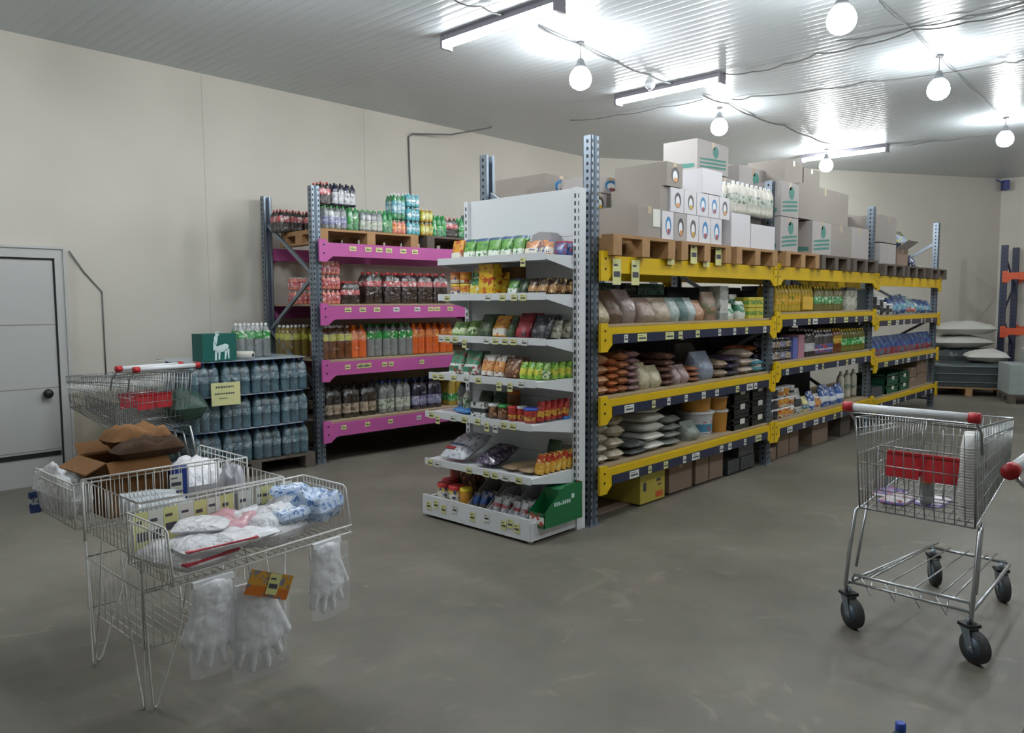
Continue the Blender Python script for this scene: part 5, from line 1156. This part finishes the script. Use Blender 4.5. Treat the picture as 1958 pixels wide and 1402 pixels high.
def crate(x0, x1, z, h_, label, y0=-.02, dep=.38):
    r = empty('crate', ((x0+x1)/2, y0+dep/2, z), 0, label, 'crate', 'black fruit crates'); w_ = x1-x0; mb = MB()
    mb.box(-w_/2, w_/2, -dep/2, dep/2, 0, .01, CRT)
    for s_ in (-1, 1):
        for a, b_ in ((0.01, .05), (h_*.45, h_*.62), (h_*.8, h_)): mb.box(-w_/2, w_/2, s_*dep/2-.006*(s_ > 0), s_*dep/2+.006*(s_ < 0), a, b_, CRT); mb.box(s_*w_/2-.006*(s_ > 0), s_*w_/2+.006*(s_ < 0), -dep/2, dep/2, a, b_, CRT)
        for s2 in (-1, 1): mb.box(s_*(w_/2-.012)-.012, s_*(w_/2-.012)+.012, s2*(dep/2-.012)-.012, s2*(dep/2-.012)+.012, 0, h_, CRT)
    mb.build('body', r); MB().box(-.03, .06, -dep/2-.002, -dep/2, h_*.35, h_*.72, LAB).build('white_label', r)
    MB().box(-w_/2+.015, w_/2-.015, -dep/2+.015, dep/2-.015, .011, h_*.75, mat('dark_contents', '#20211f', .8)).build('contents', r)
x0 = xat(1401, 815, -.02)
for j in range(3):
    for i in range(2): crate(x0+.36*i, x0+.36*i+.34, z+.135*j, .13, '%s%s black crate with white label on the bottom shelf' % (lv(j, 3), ('left', 'right')[i]))
# floor under the nearest bay
tag(MB().box(.10, 2.6, .10, .95, 0, .012, CARDB).build('card_sheet'), 'flattened brown cardboard lying on the floor under the racking', 'cardboard')
YB = mat('yellow_carton', '#bcae48', .6)
def yface(r, w_, d_, h_):
    mb = MB(); y = -d_/2-.0012
    mb.box(w_*.12, w_*.42, y, y+.001, h_*.08, h_*.28, mat('orange_print', '#d0602c', .6)); 
    for a in ((.16, .62, .16, .10), (.20, .48, .14, .05)): mb.box(w_*a[0], w_*(a[0]+a[2]), y, y+.001, h_*a[1], h_*(a[1]+a[3]), INK)
    mb.box(-w_*.38, -w_*.26, y, y+.001, h_*.4, h_*.7, INK); mb.build('printed_face', r)
cbox(.63, .98, .014, .25, YB, 'yellow printed carton on the floor under the racking', y0=.0, dep=.42, face=yface, group='cartons on the floor', tape=False)
for i, (a, b_, h_, m) in enumerate(((1.08, 1.44, .26, CARDB), (1.50, 1.72, .30, CARDB), (1.74, 1.98, .29, CARDB))): cbox(a, b_, .014, h_, m, which(i, 3)+'brown carton on the floor right of the yellow one', y0=.02, dep=.4, group='cartons on the floor')
GP = mat('grey_film_pack', '#3c3f42', .25, bump=.5)
for i, (a, b_, z0, z1) in enumerate(((2.04, 2.26, 0.014, .14), (2.28, 2.56, .014, .14), (2.24, 2.54, .145, .27))): cbox(a, b_, z0, z1, GP, ('lower left', 'lower right', 'upper')[i]+' black film-wrapped pack on the floor by the post', y0=0, dep=.3, group='black packs on the floor', tape=False, cat='packet', name='film_pack')
# ---- middle bay
z = dk(1, 1); OIL = bottle_kind('oil', 'oil', 'yellow', .036, .27, (.3, .6)); OIL2 = bottle_kind('olive', 'green', 'yellow', .036, .26, (.3, .6))
xo = xat(1482, 585, .0)
def f(i, l): pack(OIL, 4, 3, .036, .27, (xo+.15+.31*i, .10, z), 0, l, 'oil bottle packs on the upper middle-bay shelf', filmed=False)
row(f, 3, 'group of golden oil bottles, upper shelf of middle bay')
def f(i, l): pack(OIL2, 3, 3, .04, .26, (xo+1.08+.27*i, .10, z), 0, l, 'green-gold oil packs', filmed=True)
row(f, 3, 'pack of greenish oil bottles right of the golden ones')
tag(MB().box(xo+.60, xo+.86, -.025, -.02, z+.02, z+.15, mat('yellow_show_card', '#d0a83a', .6)).build('show_card'), 'yellow card in front of the oil bottles', 'sign')
yg(1618, 1638, 590, z, 'box', 'pale metal canister with dark top on the upper middle shelf', 'canister', 'canister', h_=.26, d_=.2, m=pm('#a8a898', '#c8c8b8', '#7a7a70', .2, .6, .4, 4, top='#2f3a3a'), name='canister')
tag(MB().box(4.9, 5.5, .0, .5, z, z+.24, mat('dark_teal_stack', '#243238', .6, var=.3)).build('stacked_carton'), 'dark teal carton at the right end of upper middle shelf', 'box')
z = dk(1, 2)
for j in range(2):
    for i in range(4):
        a = 1474+10.5*i; x0_, x1_ = xat(a, 690, -.02), xat(a+10, 690, -.02)
        pack(bottle_kind('dark', 'tan' if i % 2 else 'lilac', 'white', .03, .105, (.2, .7)), 2, 3, .03, .105, ((x0_+x1_)/2, .08, z+.115*j), 0, '%s tier, %sjar pack on the middle shelf' % (('lower', 'upper')[j], which(i, 4)), 'dark jar packs', 'jar pack')
yg(1516, 1525, 688, z, 'box', 'narrow blue carton right of the jar packs', 'narrow cartons', 'box', h_=.22, d_=.2, m=mat('periwinkle', '#5a64a8', .5), name='tall_box'); yg(1526, 1537, 688, z, 'box', 'narrow pink carton right of the blue one', 'narrow cartons', 'box', h_=.24, d_=.2, m=mat('dusty_pink', '#a87888', .5), name='tall_box')
xo = xat(1540, 685, 0)
DK = bottle_kind('dark', 'silver', 'white', .04, .29, (.2, .5)); DKB = bottle_kind('dark', 'blue', 'white', .04, .27, (.1, .45)); YL = bottle_kind('amber', 'oil', 'yellow', .04, .28, (.4, .72))
for i, (kd, l) in enumerate(((DK, 'dark bottle pack with silver labels'), (DKB, 'dark bottle pack with blue labels, left'), (DKB, 'dark bottle pack with blue labels, right'), (YL, 'bottle pack with bright yellow labels'), (OIL2, 'olive oil bottle pack, left'), (OIL2, 'olive oil bottle pack, middle'), (OIL2, 'olive oil bottle pack, right'))):
    pack(kd, 3, 3, .04, .27, (xo+.12+.255*i, .11, z), 0, l+', middle bay', 'bottle packs of the middle bay', filmed=i < 3)
z = dk(1, 3)
for j in range(3):
    for i in range(5):
        k = ('blk', 'blk', 'oy', 'oy', 'ow')[i] if j < 2 else ('blk', 'blk', 'ow', 'oy', 'bw')[i]
        yg(1472+10*i, 1481.5+10*i, 790, z+.105*j, 'jar', '%s tier, %scanned jar on the bottom middle-bay shelf' % (('lower', 'middle', 'upper')[j], which(i, 5)), 'canned jars on the bottom shelf', 'jar', h_=.10, m=MIX[k], name='jar', yf=-.01)
for i, (a, b_, h_, k) in enumerate(((1524, 1538, .26, 'bw'), (1540, 1551, .16, 'yel'), (1552, 1563, .20, 'blu'), (1564, 1574, .16, 'ow'), (1575, 1590, .24, 'blu'), (1591, 1604, .20, 'blu'), (1605, 1618, .22, 'blu'))):
    m = pm('#2f5fb0', '#d0d8e4', '#e0e4ea', .25, .5, .3, 10) if k == 'blu' else pm('#c8c06a', '#4a7a9a', '#e0e0d0', .2, .5, .3, 12) if k == 'yel' else MIX[k]
    yg(a, b_, 775, z, 'pouch', which(i, 7)+'milk or mix pouch on the bottom shelf of the middle bay', 'pouches on the bottom shelf', h_=h_, d_=.14, m=m, seed=i, name='pouch')
for i, px in enumerate((1606, 1618, 1630)): bottle(bottle_kind('white', 'white', 'white', .045, .33, (.3, .5)), None, (xat(px, 755, .14), .14, z), which(i, 3)+'tall cream bottle at the right end, bottom middle-bay shelf', 'bottle', 'tall cream bottles')
for i, (a, b_, h_) in enumerate(((2.86, 3.08, .12), (3.12, 3.38, .30), (3.40, 3.62, .30), (3.98, 4.42, .30), (4.8, 5.1, .34))): cbox(a, b_, .002, h_, (CARDB, CARDB, CARDB, CARDB, WOODD)[i], which(i, 5)+'brown carton on the floor under the middle bay', y0=.02, dep=.35, group='cartons on the floor under the middle bay')
DKS = mat('dark_back_filler', '#262a33', .7, var=.4, vscale=3)  # for unseen cartons added so the shelf backs go dark
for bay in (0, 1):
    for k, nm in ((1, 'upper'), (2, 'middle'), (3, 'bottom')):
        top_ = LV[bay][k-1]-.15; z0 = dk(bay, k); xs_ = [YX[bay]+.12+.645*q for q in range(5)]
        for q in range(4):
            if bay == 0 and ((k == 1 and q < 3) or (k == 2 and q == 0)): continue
            tag(MB().box(xs_[q], xs_[q+1]-.012, .66, .98, z0, top_-.03*((q*7+k) % 3), DKS).build('stacked_carton'), which(q, 4)+'dark carton added to darken the rear, %s shelf, %s bay' % (nm, ('nearest', 'middle')[bay]), 'box', 'dark cartons added to darken the shelf backs')
# ---- farthest bay
z = dk(2, 1)
for i in range(6): yg(1672+6*i, 1679+6*i, 610, z, 'jar', which(i, 6)+'dark tin on the upper shelf of the farthest bay', 'dark tins', 'tin', h_=(.26, .24, .22, .16, .14, .14)[i], m=MIX['bw' if i % 2 else 'blk'], name='tin')
for i in range(8): yg(1708+9.5*i, 1717.5+9.5*i, 600, z, 'pouch', which(i, 8)+'blue bag on the upper shelf of the farthest bay', 'blue bags of the farthest bay', h_=(.22, .25, .26, .24, .20, .20, .19, .18)[i], d_=.2, m=pm('#2a4f96', '#5a9ab8', '#b8c8cc', .2, .55, .35, 5) if i not in (3, 4) else pm('#5f9ab0', '#c05048', '#d8dcd8', .1, .35, .3, 6), seed=i)
z = dk(2, 2)
for i in range(12): yg(1668+9.6*i, 1677+9.6*i, 690, z, 'pouch', which(i, 12)+'blue and red packet in the long far row', 'blue and red packets of the farthest bay', 'packet', h_=.24, d_=.16, m=pm('#27418c', '#a03848', '#4a8aa8', .0, .36, .4, 5), seed=i, name='packet')
tag(MB().box(5.75, 6.7, .5, .95, z, z+.42, mat('navy_carton', '#182840', .6)).build('stacked_carton'), 'tall navy carton behind the blue and red packets', 'box')
z = dk(2, 3)
tag(MB().box(5.70, 6.1, -.02, .4, z, z+.12, mat('dim_grey_box', '#4a4c50', .6)).build('low_carton'), 'low grey carton under a white label, farthest bay', 'box'); 
for j in range(2):
    crate(6.25, 6.75, z+.13*j, .125, ('lower', 'upper')[j]+' left green crate on the bottom shelf of the farthest bay'); crate(6.77, 7.2, z+.13*j, .125, ('lower', 'upper')[j]+' right green crate on the bottom shelf of the farthest bay')
for o in list(bpy.data.objects):
    if o.get('label', '').find('green crate') > 0:
        for c_ in o.children:
            if c_.name.startswith('body'):
                for s_ in c_.material_slots: s_.link = 'OBJECT'; s_.material = mat('green_crate', '#1f5a40', .5)
        o['group'] = 'green crates'
for i, (a, b_, h_) in enumerate(((7.22, 7.6, .27), (7.62, 8.1, .34))):
    for j in range(2): cbox(a, b_, z+(h_/2)*j+.0, z+(h_/2)*(j+1)-.003, CARDB, '%s %s brown carton at the far end of the bottom shelf' % (('lower', 'upper')[j], ('left', 'right')[i]), y0=0, dep=.4, group='far end cartons')

# ================================================================ FAR CORNER: sacks, covered pallets, blocks
FDK = mat('dark_wrapped_goods', '#3a4344', .3, bump=.5, bscale=8, var=.3, vscale=4); SACK = mat('woven_sack', '#c2c2ba', .6, bump=.3, bscale=10); BLK = mat('pale_grey_block', '#98a19e', .7, var=.08, vscale=6)
fa = R(-68)
def far(cx, cy, x, y): v = Matrix.Rotation(fa, 3, 'Z') @ Vector((x, y, 0)); return (cx+v.x, cy+v.y)
FC = (10.42, .02); GC = (9.95, -1.22); SC = (11.28, .38)
pallet(PAL12, (FC[0], FC[1], 0), fa, 'pale wooden pallet under the dark wrapped goods')
def load(w_, d_, h_, cx, cy, z, rz, label, seed):
    r = empty('wrapped_load', (cx, cy, z), rz, label, 'wrapped load', 'dark wrapped loads in the far corner'); mb = MB(); n = 7; vs = []; fs = []
    rg = random.Random(seed)
    ring = [(-w_/2+w_*k/n, -d_/2) for k in range(n)]+[(w_/2, -d_/2+d_*k/n) for k in range(n)]+[(w_/2-w_*k/n, d_/2) for k in range(n)]+[(-w_/2, d_/2-d_*k/n) for k in range(n)]
    for q in range(6):
        for x, y in ring: vs.append((x*(1+rg.uniform(-.03, .02)), y*(1+rg.uniform(-.03, .02)), h_*q/5*(1+(rg.uniform(-.05, .03) if q == 5 else 0))))
    K = len(ring)
    for q in range(5):
        for k in range(K): fs.append((q*K+k, q*K+(k+1) % K, (q+1)*K+(k+1) % K, (q+1)*K+k))
    fs.append(tuple(range(5*K, 6*K))); mb.add(vs, fs, FDK, True); mb.build('film', r)
    for q in (.2, .55, .85): MB().tube([(x*1.01, y*1.01, h_*q) for x, y in ring], .008, mat('grey_strap', '#6f7674', .5), 5, closed=True).build('strap', r)
    return r
load(1.16, .78, .40, FC[0], FC[1], .146, fa, 'low dark film-wrapped load on the pale pallet, far corner', 3)
load(1.0, .8, .72, SC[0], SC[1], 0, R(-30), 'taller dark wrapped load carrying the two white sacks', 4)
def sack(x, y, z, w_, h_, label, seed, rz=0): o = MB().pillow(w_, .7, h_, SACK, 12, seed, .18, 2.2).build('white_sack', None, (x, y, z), rz); tag(o, label, 'sack', 'white woven sacks')
sack(SC[0], SC[1]-.05, .73, 1.0, .24, 'white woven sack, lower one in the far corner', 1, fa+R(15)); sack(SC[0]+.03, SC[1]-.1, .965, .98, .25, 'white woven sack, upper one in the far corner', 2, fa+R(8))
x, y = far(FC[0], FC[1], .28, -.05); sack(x, y, .55, .62, .22, 'bright white sack lying against the grey blocks', 3, fa)
pallet(PAL12D, (GC[0], GC[1], 0), fa, 'dark pallet under the pale grey blocks')
for j in range(4):
    for i in range(4):
        for d_ in range(2):
            if j == 3 and i == 0: continue
            x, y = far(GC[0], GC[1], -.45+.30*i, -.20+.395*d_)
            tag(MB().box(-.146, .146, -.195, .195, 0, .148, BLK).build('grey_block', None, (x, y, .146+.15*j), fa), '%s pale block, %s row, %s layer' % (('leftmost', 'second', 'third', 'rightmost')[i], ('front', 'rear')[d_], ('bottom', 'second', 'third', 'top')[j]), 'block', 'pale grey blocks stacked on the far pallet')
tag(MB().pillow(.9, .7, .16, SACK, 12, 9, .3, 2.4).build('white_sheet', None, (GC[0]+.1, GC[1]-.1, .75), fa), 'white plastic sheet draped on top of the grey blocks', 'plastic sheet')
# ================================================================ small things by the right-hand cart
CW = mat('white_cup', '#dcdcd8', .4)
for k, (x, y) in enumerate(((-.44, -2.445), (-.355, -2.43))):
    mb = MB(); zc = 0
    for i in range(26): mb.lathe([(.036, zc), (.039, zc+.003), (.036, zc+.006), (.0355, zc+.0125)], CW, 14); zc += .0125
    mb.lathe([(.0355, zc), (.028, zc+.05), (.001, zc+.051)], CW, 14); tag(mb.build('cup_stack', None, (x, y, .60), 0), 'tall stack of white cups in the right shopping cart, '+('nearer its side', 'nearer its middle')[k], 'cups', 'white cup stacks')
bottle(bottle_kind('clear', 'orange', 'orange', .03, .22, (.5, .75)), None, (-.33, -2.25, .60), 'small bottle with orange label beside the cup stacks in the cart', 'bottle')
for i, (x, y, c_) in enumerate(((-.33, -2.12, pm('#c8c4c8', '#5048a0', '#a83848', .2, .6, .3, 12)), (-.26, -2.26, pm('#d8d0d8', '#6a5ac0', '#c8c0e0', .2, .6, .3, 12)), (-.20, -2.05, pm('#4a4090', '#d0ccd8', '#a83848', .2, .6, .3, 12)))):
    tag(MB().pillow(.13, .2, .045, c_, 10, i, .15).build('flat_packet', None, (x, y, .585), R(85)), ('violet and white packet at cart bottom, left', 'pale violet packet at cart bottom, middle', 'dark violet packet at cart bottom, rear')[i], 'packet', 'violet packets in the cart')
# blue-capped bottle standing on the floor, only its cap inside the frame
p = onz(1722, 1388, .32)
bottle(bottle_kind('blue', 'wat', 'blue', .045, .33, (.4, .6)), None, (p.x, p.y, 0), 'clear bottle whose blue cap pokes up at the bottom edge', 'bottle')
